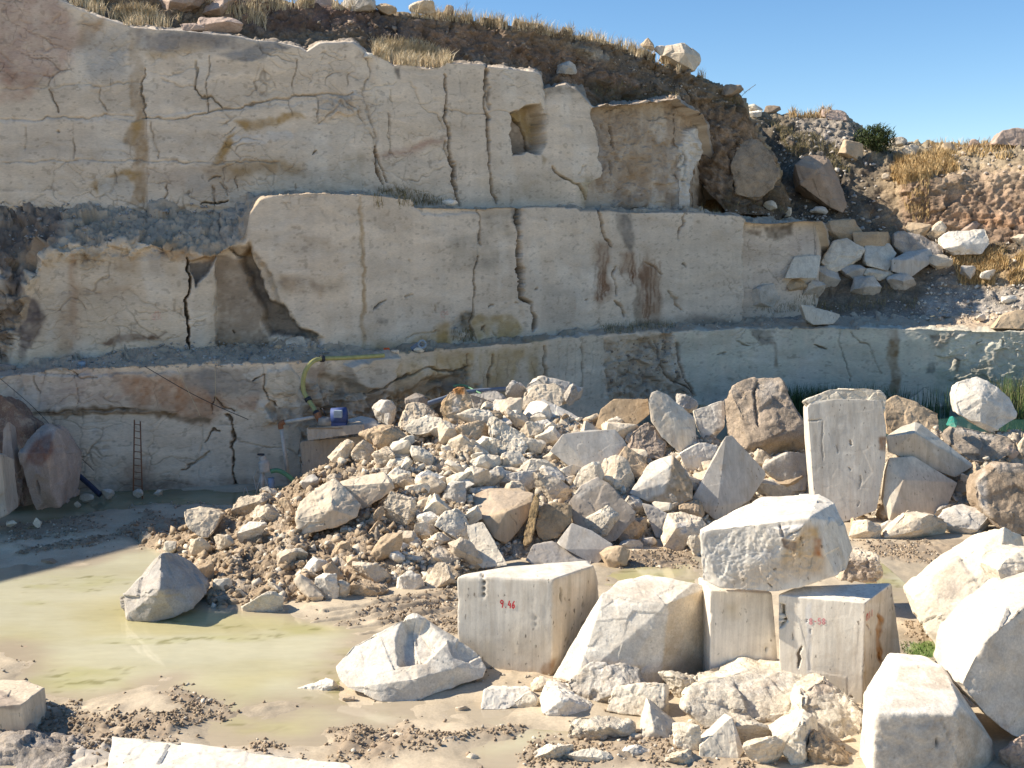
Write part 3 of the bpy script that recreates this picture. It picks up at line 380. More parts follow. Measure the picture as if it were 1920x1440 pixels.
f3 = [('p', [(-400, -80), (110, 0), (160, 70), (140, 110), (90, 150), (-400, 170)], (.47, .35, .28), .85, 14), ('p', [(0, 110), (70, 160), (60, 190), (0, 190)], (.36, .2, .14), .5, 12), ('c', [(0, 100), (60, 140), (100, 140)], 2, .06, (.3, .17, .12)), ('c', [(60, 60), (100, 90)], 2, .04, (.35, .2, .15)),
      ('p', [(150, 45), (200, 35), (190, 55), (150, 95)], (.38, .23, .11), .7, 8), ('p', [(240, 55), (262, 55), (268, 130), (272, 210), (276, 380), (246, 380), (252, 300), (236, 262), (250, 215), (245, 130)], (.36, .25, .145), .85, 5),
      ('p', [(243, 225), (266, 222), (262, 250), (248, 275), (233, 266)], oc, .9, 4), ('p', [(400, 310), (425, 255), (440, 252), (425, 300)], oc, .85, 4), ('p', [(380, 315), (460, 298), (530, 290), (548, 310), (470, 332), (400, 340)], (.36, .23, .10), .7, 9), ('p', [(440, 232), (480, 222), (560, 208), (576, 218), (545, 228), (460, 245)], oc, .8, 5),
      ('p', [(165, 345), (240, 318), (275, 330), (240, 345), (185, 365)], oc, .8, 5), ('p', [(245, 95), (320, 80), (420, 72), (380, 98), (280, 112)], (.38, .26, .13), .6, 8), ('p', [(520, 300), (570, 310), (570, 325), (530, 325)], oc, .6, 8), ('p', [(270, 310), (400, 305), (470, 340), (420, 375), (280, 340)], (.47, .37, .28), .6, 16),
      ('p', [(245, 55), (420, 66), (470, 80), (440, 92), (260, 95)], (.28, .255, .235), .8, 10), ('p', [(408, 104), (480, 80), (545, 85), (510, 105), (465, 116)], (.27, .26, .25), .85, 4), ('p', [(160, 55), (240, 60), (240, 150), (165, 155), (145, 100)], (.36, .35, .33), .6, 16), ('p', [(640, 290), (690, 280), (680, 350), (645, 345)], (.37, .30, .21), .5, 8),
      ('p', [(430, 260), (500, 248), (540, 250), (545, 262), (440, 272)], (.6, .57, .53), .8, 3), ('p', [(180, 335), (240, 332), (245, 368), (190, 368)], (.54, .49, .42), .8, 4), ('p', [(350, 330), (380, 325), (400, 345), (350, 370)], (.5, .44, .37), .7, 5),
      ('c', [(0, 220), (60, 222), (120, 224), (200, 218), (245, 214)], 3, .08, (.28, .2, .14)), ('c', [(265, 222), (340, 226), (420, 205), (480, 193), (560, 178), (600, 178), (665, 177)], 4, .12, (.24, .18, .13)), ('c', [(0, 308), (70, 302), (150, 300), (260, 302), (340, 302), (420, 303), (520, 299)], 3, .07, (.28, .2, .13)), ('c', [(0, 165), (60, 168), (130, 162), (245, 156)], 2.5, .06, (.33, .28, .22)),
      ('c', [(270, 130), (272, 222)], 4, .2), ('c', [(274, 222), (278, 380)], 1.5, .05, (.3, .2, .15)), ('c', [(88, 168), (105, 200), (110, 210)], 5, .15), ('c', [(183, 163), (186, 190), (200, 212)], 2.5, .1), ('c', [(367, 113), (368, 165), (378, 178), (398, 180), (420, 202)], 4, .15), ('c', [(390, 105), (389, 160), (391, 210)], 2.5, .12), ('c', [(556, 112), (552, 150), (551, 180)], 2.5, .1), ('c', [(270, 130), (300, 145), (330, 140), (365, 125)], 2, .05, (.3, .25, .2)), ('c', [(300, 150), (330, 160), (368, 160)], 2, .05, (.3, .25, .2)),
      ('c', [(47, 235), (48, 280)], 2, .1), ('c', [(134, 235), (137, 295)], 2, .1), ('c', [(285, 230), (285, 260), (295, 295)], 3, .1), ('c', [(310, 345), (313, 385)], 3, .12), ('c', [(400, 350), (406, 388)], 3, .12), ('c', [(415, 345), (430, 368)], 2, .1), ('c', [(445, 330), (450, 360)], 3, .12), ('c', [(218, 345), (222, 312)], 3, .1), ('c', [(106, 248), (109, 252)], 5, .15), ('c', [(380, 385), (430, 378)], 6, .3), ('c', [(555, 345), (556, 362)], 2, .1), ('c', [(395, 340), (405, 330), (415, 330)], 4, .15), ('c', [(586, 290), (592, 285)], 8, .2, (.2, .15, .1)),
      ('c', [(590, 180), (600, 230), (640, 190), (660, 210)], 2.5, .08), ('c', [(535, 185), (545, 220)], 2.5, .08), ('c', [(640, 180), (668, 205), (690, 250), (703, 270)], 2.5, .08), ('r', [(580, 180), (670, 178), (670, 215), (600, 225)], .12, 8), ('p', [(590, 185), (665, 180), (660, 205), (600, 215)], (.33, .28, .23), .5, 8),
      ('o', [(240, 225), (680, 180), (700, 280), (680, 390), (-50, 390), (-50, 225)], .05, 3), ('o', [(-50, 305), (520, 302), (520, 390), (-50, 390)], .04, 3), ('p', [(0, 225), (245, 222), (250, 300), (0, 302)], (.53, .47, .40), .45, 8), ('p', [(280, 230), (420, 225), (410, 300), (285, 300)], (.51, .44, .36), .45, 8), ('p', [(560, 240), (680, 215), (690, 250), (600, 290), (520, 295)], (.54, .49, .42), .5, 8),
      ('c', [(705, 105), (706, 270)], 1.5, .05, (.33, .3, .26)), ('c', [(706, 270), (710, 310), (716, 345)], 5, .3), ('c', [(710, 285), (720, 320), (725, 344)], 3, .25), ('c', [(688, 104), (690, 150), (680, 180), (690, 220), (706, 270)], 3, .1, (.28, .25, .21)), ('p', [(738, 124), (750, 122), (748, 148), (742, 146)], (.17, .15, .13), .8, 3), ('c', [(680, 177), (740, 152)], 2, .05, (.3, .26, .2)), ('c', [(762, 158), (778, 178), (800, 205), (822, 215), (832, 240)], 2.5, .1, (.25, .2, .15)), ('c', [(728, 168), (737, 195)], 2.5, .08), ('c', [(728, 210), (732, 265)], 2.5, .08), ('c', [(830, 142), (836, 185), (835, 210), (840, 248), (848, 290), (852, 340), (862, 385)], 6, .45), ('c', [(834, 262), (842, 290), (850, 310)], 3, .2), ('c', [(909, 128), (912, 180), (913, 215), (914, 280), (920, 325), (929, 378)], 5, .4), ('c', [(911, 135), (918, 180), (922, 205)], 3, .2), ('c', [(836, 203), (880, 214), (910, 216), (935, 207), (958, 211)], 2.5, .08, (.26, .2, .15)), ('c', [(863, 135), (865, 200), (866, 250)], 2, .03, (.36, .32, .27)), ('p', [(710, 285), (760, 275), (830, 255), (835, 262), (790, 285), (715, 292)], (.36, .22, .16), .6, 8), ('p', [(900, 330), (1060, 320), (1060, 380), (930, 382)], (.42, .34, .24), .5, 18),
      ('o', [(957, 211), (985, 205), (1018, 196), (1020, 270), (1014, 290), (966, 288), (960, 250)], -1.1, 2), ('p', [(957, 211), (985, 205), (1018, 196), (1020, 270), (1014, 290), (966, 288), (960, 250)], (.26, .21, .16), .95, 2), ('p', [(975, 207), (1018, 196), (1019, 265), (1010, 260), (997, 228)], (.34, .25, .12), .9, 3), ('c', [(974, 208), (995, 226), (1008, 255), (1015, 285)], 8, .7),  # the curved dark line is the niche's shadow, put into colour and groove
      ('c', [(1022, 160), (1028, 175), (1024, 205), (1022, 280)], 2.5, .1, (.3, .25, .18)), ('p', [(1020, 160), (1080, 158), (1090, 178), (1030, 178)], (.28, .24, .19), .7, 6), ('c', [(1038, 310), (1050, 325), (1062, 330), (1085, 350), (1102, 375)], 6, .3), ('c', [(1085, 330), (1098, 308)], 3, .1), ('p', [(1070, 335), (1130, 335), (1130, 400), (1100, 395)], (.38, .31, .2), .7, 8), ('p', [(1018, 290), (1030, 300), (1022, 310)], (.3, .22, .12), .6, 3),
      ('o', [(1110, 195), (1128, 260), (1128, 335), (1105, 352), (1104, 400), (1352, 420), (1352, 160)], -.9, 4), ('p', [(1110, 195), (1128, 260), (1128, 335), (1105, 352), (1104, 400), (1352, 420), (1352, 160)], (.36, .28, .205), .95, 4), ('r', [(1135, 195), (1140, 400), (1352, 420), (1352, 170)], .16, 10), ('p', [(1125, 200), (1150, 215), (1150, 330), (1128, 330)], (.30, .28, .26), .6, 10), ('p', [(1190, 285), (1240, 280), (1235, 340), (1195, 335)], (.33, .22, .12), .5, 12),
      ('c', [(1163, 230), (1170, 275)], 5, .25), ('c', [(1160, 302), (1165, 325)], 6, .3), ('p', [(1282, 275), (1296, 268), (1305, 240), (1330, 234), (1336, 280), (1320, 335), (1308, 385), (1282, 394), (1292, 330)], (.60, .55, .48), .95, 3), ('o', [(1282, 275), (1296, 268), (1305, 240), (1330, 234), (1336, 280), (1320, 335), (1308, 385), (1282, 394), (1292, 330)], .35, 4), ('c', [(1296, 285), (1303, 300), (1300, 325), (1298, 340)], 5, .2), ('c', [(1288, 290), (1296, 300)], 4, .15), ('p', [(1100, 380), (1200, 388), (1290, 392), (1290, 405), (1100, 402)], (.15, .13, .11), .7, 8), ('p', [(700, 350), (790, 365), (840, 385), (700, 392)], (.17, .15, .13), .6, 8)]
loft('upper_cliff', [bot3, top3, bk3], [235, 26], cols_for(-60, 1352, 1.7, coarse=40), f3, [PALE, PALE, (.25, .2, .15)], [.012, .03, .2], M['cliff'], 4)
# ---------------- soil bank above and the plateau behind it
SK = [(-1900, 'z', 19.5, 50), (-400, 'z', 20, 52), (100, -90, 51), (300, -70, 51.5), (400, -40, 52), (480, -14, 52.5), (540, -2, 53), (600, 8, 53.5), (680, 16, 54), (740, 22, 54.5), (850, 32, 56), (930, 48, 57), (1000, 54, 58), (1060, 61, 59), (1130, 75, 60), (1190, 91, 61), (1250, 120, 62), (1310, 143, 62.5), (1365, 163, 63), (1392, 182, 63), (1400, 206, 63.2), (1412, 252, 63.5), (1440, 276, 64), (1462, 330, 65), (1476, 390, 67)]
def lower(q):
    u = q[0]; Yb = y3(min(u, 1330)) + (3.4 if u < 1300 else 3.0)
    if u > 1330: return (u, 402, 61.0 + (u - 1330) * .012)
    return (u, 'z', float(PT(u, float(np.interp(u, [t[0] for t in TOP3 if t[1] != 'z'], [t[1] for t in TOP3 if t[1] != 'z'])), y3(u))[2]) - (1.0 if u < 1290 else 1 + (u - 1290) * .12), Yb)
sk = [((q[0], q[1] + 4, q[2]) if q[1] != 'z' else q) for q in SK]; lo4 = [lower(q) for q in SK]
lip = [(q[0], q[1] - 4, q[2] + .9) if q[1] != 'z' else (q[0], 'z', q[2] + .3, q[3] + 1) for q in sk]
far = [(q[0], 'z', (18.5 if q[0] < 1395 else 12.0), 105) for q in SK]  # unseen plateau, raised so it throws more shade on the right hillside
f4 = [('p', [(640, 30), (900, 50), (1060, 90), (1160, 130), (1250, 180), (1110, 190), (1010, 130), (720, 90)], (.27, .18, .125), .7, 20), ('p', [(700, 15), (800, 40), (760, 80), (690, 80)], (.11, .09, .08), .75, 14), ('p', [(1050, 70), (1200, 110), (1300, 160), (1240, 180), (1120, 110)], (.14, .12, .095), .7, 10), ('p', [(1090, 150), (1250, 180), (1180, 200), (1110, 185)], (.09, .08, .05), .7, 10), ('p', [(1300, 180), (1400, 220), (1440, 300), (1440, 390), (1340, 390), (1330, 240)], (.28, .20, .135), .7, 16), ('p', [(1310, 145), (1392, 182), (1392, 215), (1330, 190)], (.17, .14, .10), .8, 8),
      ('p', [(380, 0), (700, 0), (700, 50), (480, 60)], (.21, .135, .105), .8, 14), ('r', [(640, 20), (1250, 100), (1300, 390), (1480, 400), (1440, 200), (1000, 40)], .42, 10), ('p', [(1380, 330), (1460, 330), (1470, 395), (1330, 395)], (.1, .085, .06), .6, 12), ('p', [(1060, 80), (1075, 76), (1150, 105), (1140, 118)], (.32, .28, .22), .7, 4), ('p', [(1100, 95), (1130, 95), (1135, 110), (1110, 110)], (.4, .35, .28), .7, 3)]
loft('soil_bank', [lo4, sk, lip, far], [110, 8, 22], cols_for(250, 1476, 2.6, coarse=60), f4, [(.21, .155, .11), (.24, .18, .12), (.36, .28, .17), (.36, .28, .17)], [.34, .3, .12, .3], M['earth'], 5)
# ---------------- hillside on the right
hl = [[(1290, 606, 57), (1400, 602, 59), (1500, 599, 59.8), (1600, 595, 60), (1740, 593, 60), (1920, 600, 58.8), (2500, 604, 58)],
      [(1290, 590, 60), (1400, 565, 61), (1500, 552, 62), (1600, 545, 62), (1740, 545, 62), (1920, 545, 61), (2500, 540, 61)],
      [(1290, 500, 62), (1400, 480, 63), (1500, 470, 63.5), (1600, 465, 64), (1740, 475, 64), (1920, 482, 63), (2500, 480, 63)],
      [(1290, 420, 63), (1400, 415, 64), (1500, 412, 65), (1600, 420, 65.5), (1690, 425, 66), (1740, 436, 65.5), (1800, 442, 65), (1920, 458, 64), (2500, 460, 64)],
      [(1290, 390, 66), (1400, 385, 67), (1500, 350, 68), (1600, 345, 68.5), (1680, 350, 68), (1700, 335, 66.6), (1740, 330, 66.3), (1760, 338, 66.0), (1850, 333, 65.7), (1920, 320, 65.3), (2500, 310, 65.3)],
      [(1290, 320, 69), (1400, 290, 70), (1500, 270, 71), (1600, 275, 71), (1680, 296, 71), (1760, 300, 70), (1920, 288, 69), (2500, 280, 69)],
      [(1290, 235, 73), (1400, 211, 74), (1500, 213, 75), (1545, 212, 75), (1590, 218, 75), (1625, 246, 76), (1660, 266, 76), (1740, 267, 76), (1800, 272, 76), (1850, 266, 75), (1920, 252, 74), (2500, 226, 74)],
      [(q, 'z', 13, 140) for q in (1290, 1500, 1700, 1920, 2500)]]
fh = [('p', [(1750, 335), (1930, 318), (1930, 460), (1790, 440), (1745, 430), (1700, 420), (1690, 345)], (.39, .265, .18), .9, 6), ('p', [(1750, 330), (1930, 312), (1930, 345), (1760, 362)], (.42, .31, .21), .7, 8), ('p', [(1780, 395), (1930, 410), (1930, 430), (1790, 420)], (.36, .2, .11), .6, 8), ('r', [(1690, 340), (1930, 320), (1930, 455), (1700, 430)], .25, 6), ('p', [(1690, 330), (1740, 325), (1745, 425), (1690, 415)], (.30, .2, .13), .7, 8),
      ('p', [(1400, 215), (1520, 230), (1640, 300), (1660, 400), (1560, 420), (1450, 400), (1440, 290)], (.10, .085, .065), .75, 16), ('p', [(1480, 210), (1590, 215), (1610, 290), (1540, 290), (1500, 250)], (.30, .26, .22), .7, 12), ('p', [(1400, 560), (1740, 500), (1740, 590), (1400, 605)], (.22, .17, .115), .7, 14), ('p', [(1740, 540), (1930, 540), (1930, 610), (1700, 600)], (.45, .39, .32), .8, 14),  # first patch: dark vegetation, with the slope's shade painted into its colour
      ('p', [(1780, 470), (1930, 480), (1930, 540), (1800, 530)], (.42, .29, .15), .7, 12), ('p', [(1280, 598), (1930, 592), (1930, 630), (1280, 630)], (.32, .28, .24), .8, 5), ('p', [(1540, 410), (1620, 400), (1650, 440), (1560, 450)], (.2, .17, .13), .6, 8)]
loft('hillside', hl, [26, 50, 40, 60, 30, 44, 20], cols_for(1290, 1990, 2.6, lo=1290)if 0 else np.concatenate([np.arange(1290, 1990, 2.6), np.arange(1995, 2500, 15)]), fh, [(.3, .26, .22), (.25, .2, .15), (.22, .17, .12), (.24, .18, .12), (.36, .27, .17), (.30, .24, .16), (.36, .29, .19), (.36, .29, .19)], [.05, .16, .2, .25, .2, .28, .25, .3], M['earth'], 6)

from mathutils.bvhtree import BVHTree
def bvh(*names):
    vs = []; fs = []; n0 = 0
    for n in names:
        me = bpy.data.objects[n].data; v = np.empty(len(me.vertices) * 3, np.float32); me.vertices.foreach_get('co', v); l = np.empty(len(me.loops), np.int32); me.loops.foreach_get('vertex_index', l)
        vs.append(v.reshape(-1, 3)); fs.append(l.reshape(-1, 4) + n0); n0 += len(v) // 3
    return BVHTree.FromPolygons(np.concatenate(vs).tolist(), np.concatenate(fs).tolist())
LAND = bvh('lower_cliff', 'middle_cliff', 'upper_cliff', 'soil_bank', 'hillside')
def land_Y(a, b, Y):
    """where the foot of a stone meets the land, if that is near the place expected"""
    h = LAND.ray_cast(Vector((0, 0, CH)), Vector(ray(a, b)).normalized())
    return h[0].y if h[0] is not None and abs(h[0].y - Y) < 6 else Y
# ------------------------------------------------------------------ quarry floor, water, rubble mound
def axis(a, b, fine, lo, hi, n=14):
    g = lambda s, e: s + (e - s) * (np.linspace(0, 1, n) ** 2.2)
    return np.concatenate([g(a, lo)[::-1][:-1], np.arange(a, b, fine), g(b, hi)[0:]])
xs = axis(-21.5, 13.5, .06, -150, 150); ys = axis(16.0, 44.0, .06, -120, 72)
X, Yg = np.meshgrid(xs, ys); sh = X.shape; Pf = np.stack((X.ravel(), Yg.ravel(), np.zeros(X.size)), 1)
def wp(poly): return [tuple(PT(a, b, Yz(b))[:2]) for a, b in poly]
POOLS = [[(-160, 1082), (-20, 1078), (80, 1066), (150, 1060), (230, 1030), (345, 992), (365, 1000), (345, 1030), (335, 1070), (390, 1135), (460, 1148), (540, 1150), (650, 1160), (700, 1190), (640, 1235), (632, 1300), (640, 1330), (560, 1320), (470, 1335), (420, 1350), (380, 1310), (300, 1290), (330, 1268), (230, 1310), (140, 1322), (70, 1300), (60, 1262), (40, 1240), (20, 1215), (-60, 1200), (-160, 1200)],
         [(395, 1330), (470, 1325), (620, 1318), (640, 1345), (600, 1395), (520, 1400), (440, 1395), (390, 1370)], [(690, 1338), (900, 1338), (1010, 1352), (1055, 1376), (1010, 1400), (930, 1428), (850, 1420), (950, 1375), (860, 1362), (700, 1352)],
         [(1640, 1050), (1760, 1040), (1800, 1060), (1745, 1110), (1690, 1122), (1650, 1112)], [(1150, 1066), (1310, 1052), (1316, 1085), (1240, 1100), (1150, 1095)], [(1690, 1210), (1740, 1198), (1790, 1220), (1790, 1265), (1700, 1250)], [(-40, 925), (440, 920), (560, 905), (560, 930), (460, 940), (300, 948), (200, 962), (60, 985), (-40, 985)]]
def pool_sd(x, y):
    s = np.full(x.shape, -9.0)
    for p in POOLS: s = np.maximum(s, poly_sd(x, y, wp(p)))
    return s
near = (Pf[:, 0] > -23) & (Pf[:, 0] < 15) & (Pf[:, 1] > 15) & (Pf[:, 1] < 46); ni = np.nonzero(near)[0]
A = Pf[ni]; ps = np.full(len(Pf), -3.0); ps[ni] = pool_sd(A[:, 0], A[:, 1])
ps[ni] += .35 * fbm(A * np.array((1, 1.6, 1)), 1.6, 4, 51)
hz = np.where(ps > 0, -.10 * sstep(0, 1.0, ps), .05 * sstep(0, .6, -ps)); hz[ni] += np.where(ps[ni] > 0, .02, .05) * fbm(A, 1.3, 3, 52) + .01 * fbm(A, .25, 2, 53)
LUMPS = [([(300, 1285), (375, 1275), (380, 1285), (320, 1300)], .09), ([(225, 1362), (330, 1335), (345, 1308), (395, 1312), (400, 1345), (370, 1370), (300, 1395), (235, 1382)], .13), ([(435, 1395), (470, 1385), (530, 1395), (560, 1385), (560, 1420), (440, 1425)], .11), ([(580, 1362), (650, 1350), (760, 1365), (790, 1385), (720, 1440), (600, 1420)], .12), ([(700, 1380), (860, 1370), (980, 1365), (960, 1385), (820, 1410), (720, 1420)], .10),
         ([(-40, 1340), (150, 1322), (190, 1345), (215, 1400), (190, 1440), (-40, 1440)], .14), ([(50, 1338), (150, 1330), (160, 1350), (60, 1345)], .14), ([(200, 1010), (280, 965), (350, 975), (345, 990), (260, 1010), (120, 1030), (30, 1045), (40, 1030)], .11), ([(700, 1130), (860, 1105), (860, 1180), (800, 1180), (640, 1165)], .08), ([(800, 1170), (860, 1165), (850, 1200)], .1), ([(1150, 1045), (1320, 1025), (1310, 1062), (1180, 1065)], .13), ([(1590, 1020), (1880, 1018), (1860, 1050), (1640, 1050)], .1), ([(1680, 1170), (1760, 1165), (1760, 1205), (1690, 1205)], .08), ([(1000, 1380), (1330, 1380), (1400, 1445), (960, 1445)], .09), ([(0, 980), (170, 965), (200, 1000), (0, 1020)], .08), ([(940, 1230), (1060, 1250), (1010, 1300), (900, 1290)], .03)]
lump = np.zeros(len(Pf))
for pl, a in LUMPS:
    q = wp(pl); s = bbox_sel(Pf[:, 0], Pf[:, 1], q, 1.0); dd = poly_sd(Pf[s, 0], Pf[s, 1], q) + .35 * fbm(Pf[s], .7, 3, 71)
    lump[s] = np.maximum(lump[s], a * sstep(-.3, .35, dd))
s = np.nonzero(lump > .004)[0]; lum = lump[s]
hz[s] += lum * (.2 + .32 * fbm(Pf[s], .5, 3, 61) + .6 * np.abs(fbm(Pf[s], .16, 2, 62)))
def rut(pts, wd, dep):
    q = wp(pts); s = bbox_sel(Pf[:, 0], Pf[:, 1], q, 1.2); d = seg_dist(Pf[s, 0], Pf[s, 1], q); n = .6 + .6 * vnoise(Pf[s] / .18, 66)
    hz[s] += -dep * (1 - sstep(wd * .5, wd, d)) + dep * 1.0 * np.exp(-((d - wd * 1.25) / (wd * .35)) ** 2) * n
for pl in ([(590, 1172), (680, 1160), (770, 1148), (858, 1130)], [(610, 1190), (700, 1178), (800, 1160), (858, 1148)], [(640, 1200), (760, 1185), (858, 1172)], [(620, 1150), (760, 1132), (850, 1118)]): rut(pl, .16, .07)
tr = wp([(150, 1335), (175, 1370), (180, 1410), (190, 1450)]); s = bbox_sel(Pf[:, 0], Pf[:, 1], tr, 1.0); d = seg_dist(Pf[s, 0], Pf[s, 1], tr)
hz[s] += (1 - sstep(.42, .5, d)) * (-.02 + .05 * (np.sin(Pf[s, 1] * 26 + np.abs(d) * 9) > 0))
hz += .9 * sstep(43, 50, Pf[:, 1]) * sstep(2, 6, Pf[:, 0]) - .8 * sstep(50, 53, Pf[:, 1]) * sstep(6, 9, Pf[:, 0])
hz -= .3 * sstep(.8, 1.6, mound_h(Pf[:, 0], Pf[:, 1]))
MUD, MUDD = np.array((.51, .42, .30)), np.array((.27, .20, .135))
fc = np.repeat(MUD[None], len(Pf), 0); fc[ni] *= (1 + .10 * fbm(A, 2.5, 3, 55))[:, None]
wet = sstep(-.5, .05, ps)[:, None]; fc = fc * (1 - .22 * wet)
k = np.clip(lump / .12, 0, 1)[:, None] * .8; fc = fc * (1 - k) + MUDD * k
pxx, pyy = proj(Pf)
q = sstep(0, .6, poly_sd(Pf[:, 0], Pf[:, 1], wp([(-40, 1150), (50, 1190), (70, 1215), (20, 1222), (-40, 1222)])) + .2)[:, None]; fc = fc * (1 - .7 * q) + np.array((.40, .25, .17)) * .7 * q
q = sstep(-.3, .4, poly_sd(Pf[:, 0], Pf[:, 1], wp([(120, 1400), (300, 1400), (560, 1415), (560, 1460), (100, 1460)])))[:, None]; fc = fc * (1 - .5 * q) + np.array((.6, .55, .48)) * .5 * q
Pf[:, 2] = hz
R_, C_ = sh; idx = np.arange(R_ * C_).reshape(R_, C_)
quads = lambda idx: np.stack((idx[:-1, :-1], idx[:-1, 1:], idx[1:, 1:], idx[1:, :-1]), -1).reshape(-1, 4)
tag(mesh_obj('quarry_floor', Pf, quads(idx), M['floor'], np.clip(fc, .02, .9)), kind='structure')
# shallow murky water: one sheet at z = 0, the floor rises out of it
xw = np.arange(-23, 11, .09); yw = np.arange(16.5, 42, .09); XW, YW = np.meshgrid(xw, yw); Pw = np.stack((XW.ravel(), YW.ravel(), np.zeros(XW.size)), 1)
pw = pool_sd(Pw[:, 0], Pw[:, 1]) + .35 * fbm(Pw * np.array((1, 1.6, 1)), 1.6, 4, 51)
dp = sstep(-.1, 1.0, pw); n1 = fbm(Pw * np.array((.55, 1.3, 1)), 1.7, 5, 81); n2 = fbm(Pw * np.array((.5, 1.2, 1)), 3.5, 4, 83)
ca = np.array((.445, .395, .215)); cb = np.array((.49, .455, .315)); cg = np.array((.33, .32, .085))
wc = MUD * .78 * (1 - dp[:, None]) + (ca * (1 - sstep(-.5, .5, n2))[:, None] + cb * sstep(-.5, .5, n2)[:, None]) * dp[:, None]
gk = (sstep(.12, .75, n1) * .5)[:, None]; wc = wc * (1 - gk * .8) + cg * gk * .8
sp = (sstep(.5, .8, fbm(Pw * np.array((.75, 1.3, 1)), .2, 3, 85)) * sstep(.0, .5, n1) * .55)[:, None]; wc = wc * (1 - sp) + np.array((.13, .12, .03)) * sp
g2 = sstep(-.2, .3, poly_sd(Pw[:, 0], Pw[:, 1], wp([(1690, 1205), (1740, 1198), (1790, 1220), (1790, 1265), (1700, 1250)])))[:, None]; wc = wc * (1 - .8 * g2) + np.array((.10, .20, .03)) * .8 * g2
g3 = sstep(-.2, .8, Pw[:, 1] - 36)[:, None] * (Pw[:, 0] < 0)[:, None]; wc = wc * (1 - .6 * g3) + np.array((.12, .14, .06)) * .6 * g3
keep = pw > -.55; iw = np.arange(XW.size).reshape(XW.shape); qf = quads(iw); qf = qf[keep[qf].all(1)]
used = np.unique(qf); mp_ = np.full(XW.size, -1); mp_[used] = np.arange(len(used))
tag(mesh_obj('water', Pw[used], mp_[qf], M['water'], np.clip(wc[used], .01, .9)), kind='structure')
tag(mesh_obj('pond_water', [(6, 45, .95), (45, 45, .95), (45, 60, .95), (6, 60, .95)], [(0, 1, 2, 3)], M['pond'], smooth=False), kind='structure')
# soil mound under the broken rock
xm = np.arange(-15, 26, .065); ym = np.arange(23.5, 46, .065); XM, YM = np.meshgrid(xm, ym); Pm = np.stack((XM.ravel(), YM.ravel(), np.zeros(XM.size)), 1)
mh = mound_h(Pm[:, 0], Pm[:, 1]); amp = sstep(-.3, .8, mh); Pm[:, 2] = mh * 1.0
Q = Pm + .2 * np.stack([fbm(Pm, .8, 2, 90 + k) for k in range(3)], 1)
fz = facet(Q, .55, 93); fz2 = facet(Q, .23, 96)
Pm[:, 2] += amp * (.22 * fbm(Pm, 1.4, 3, 91) + .16 * fz + .11 * fz2 + .07 * np.abs(fbm(Pm, .12, 2, 97))) - .12
cx_ = sstep(-6, 2, Pm[:, 0])[:, None]; mc = (np.array((.36, .27, .18)) * (1 - cx_) + np.array((.50, .42, .315)) * cx_) * (1 + .22 * fz2 + .25 * fbm(Pm, .5, 3, 99))[:, None]
rk = sstep(.25, .45, fz)[:, None] * .6; mc = mc * (1 - rk) + np.array((.52, .44, .34)) * rk
keep = Pm[:, 2] > -.3; im = np.arange(XM.size).reshape(XM.shape); qf = quads(im); qf = qf[keep[qf].any(1)]
used = np.unique(qf); mp_ = np.full(XM.size, -1); mp_[used] = np.arange(len(used))
tag(mesh_obj('soil_mound', Pm[used], mp_[qf], M['mound'], np.clip(mc[used], .03, .8)), kind='structure')
# ------------------------------------------------------------------ rocks
TONE = dict(white=(.75, .68, .57), cream=(.66, .55, .41), tan=(.52, .39, .255), brown=(.31, .235, .165), grey=(.54, .49, .42), pale=(.68, .60, .475), ochre=(.36, .25, .125), dark=(.24, .215, .19), pink=(.46, .345, .275))
def hull_of(co):
    bm = bmesh.new()
    for p in co: bm.verts.new(p)
    bmesh.ops.remove_doubles(bm, verts=bm.verts[:], dist=.004)
    r = bmesh.ops.convex_hull(bm, input=bm.verts[:], use_existing_faces=False)
    dead = set(g for g in r['geom_interior'] + r['geom_unused'] if isinstance(g, bmesh.types.BMVert))
    bmesh.ops.delete(bm, geom=list(dead), context='VERTS'); return bm
def hull_mesh(pts, res, rng, cuts=0, cutk=(.80, .97), minr=.02):
    bm = hull_of(pts); c = sum((v.co for v in bm.verts), Vector()) / len(bm.verts)
    for _ in range(cuts):
        n = Vector((rng.gauss(0, 1), rng.gauss(0, 1), rng.gauss(0, 1))).normalized()
        s = max((v.co - c).dot(n) for v in bm.verts) * rng.uniform(*cutk)
        bmesh.ops.bisect_plane(bm, geom=bm.verts[:] + bm.edges[:] + bm.faces[:], plane_co=c + n * s, plane_no=n, clear_outer=True)
        co = [v.co.copy() for v in bm.verts]; bm.free(); bm = hull_of(co)
    bmesh.ops.triangulate(bm, faces=bm.faces[:])
    size = max((max(v.co[k] for v in bm.verts) - min(v.co[k] for v in bm.verts)) for k in range(3))
    L = size / 5
    for _ in range(4):
        es = [e for e in bm.edges if e.calc_length() > L]
        if not es: break
        bmesh.ops.subdivide_edges(bm, edges=es, cuts=1); bmesh.ops.triangulate(bm, faces=bm.faces[:], quad_method='SHORT_EDGE')
    bm.verts.ensure_lookup_table()
    V = np.array([v.co[:] for v in bm.verts]); T = np.array([[v.index for v in f.verts] for f in bm.faces]); bm.free()
    e = L * .7
    while e > res and len(T) < 26000:
        E = np.sort(np.concatenate((T[:, [0, 1]], T[:, [1, 2]], T[:, [2, 0]])), 1); U, inv = np.unique(E, axis=0, return_inverse=True); inv = inv.ravel()
        mid = (V[U[:, 0]] + V[U[:, 1]]) / 2; n = len(T); m = inv + len(V); a, b, c2 = m[:n], m[n:2 * n], m[2 * n:]
        V = np.concatenate((V, mid)); T = np.concatenate((np.stack((T[:, 0], a, c2), 1), np.stack((a, T[:, 1], b), 1), np.stack((c2, b, T[:, 2]), 1), np.stack((a, b, c2), 1))); e /= 2
    return V, T, size
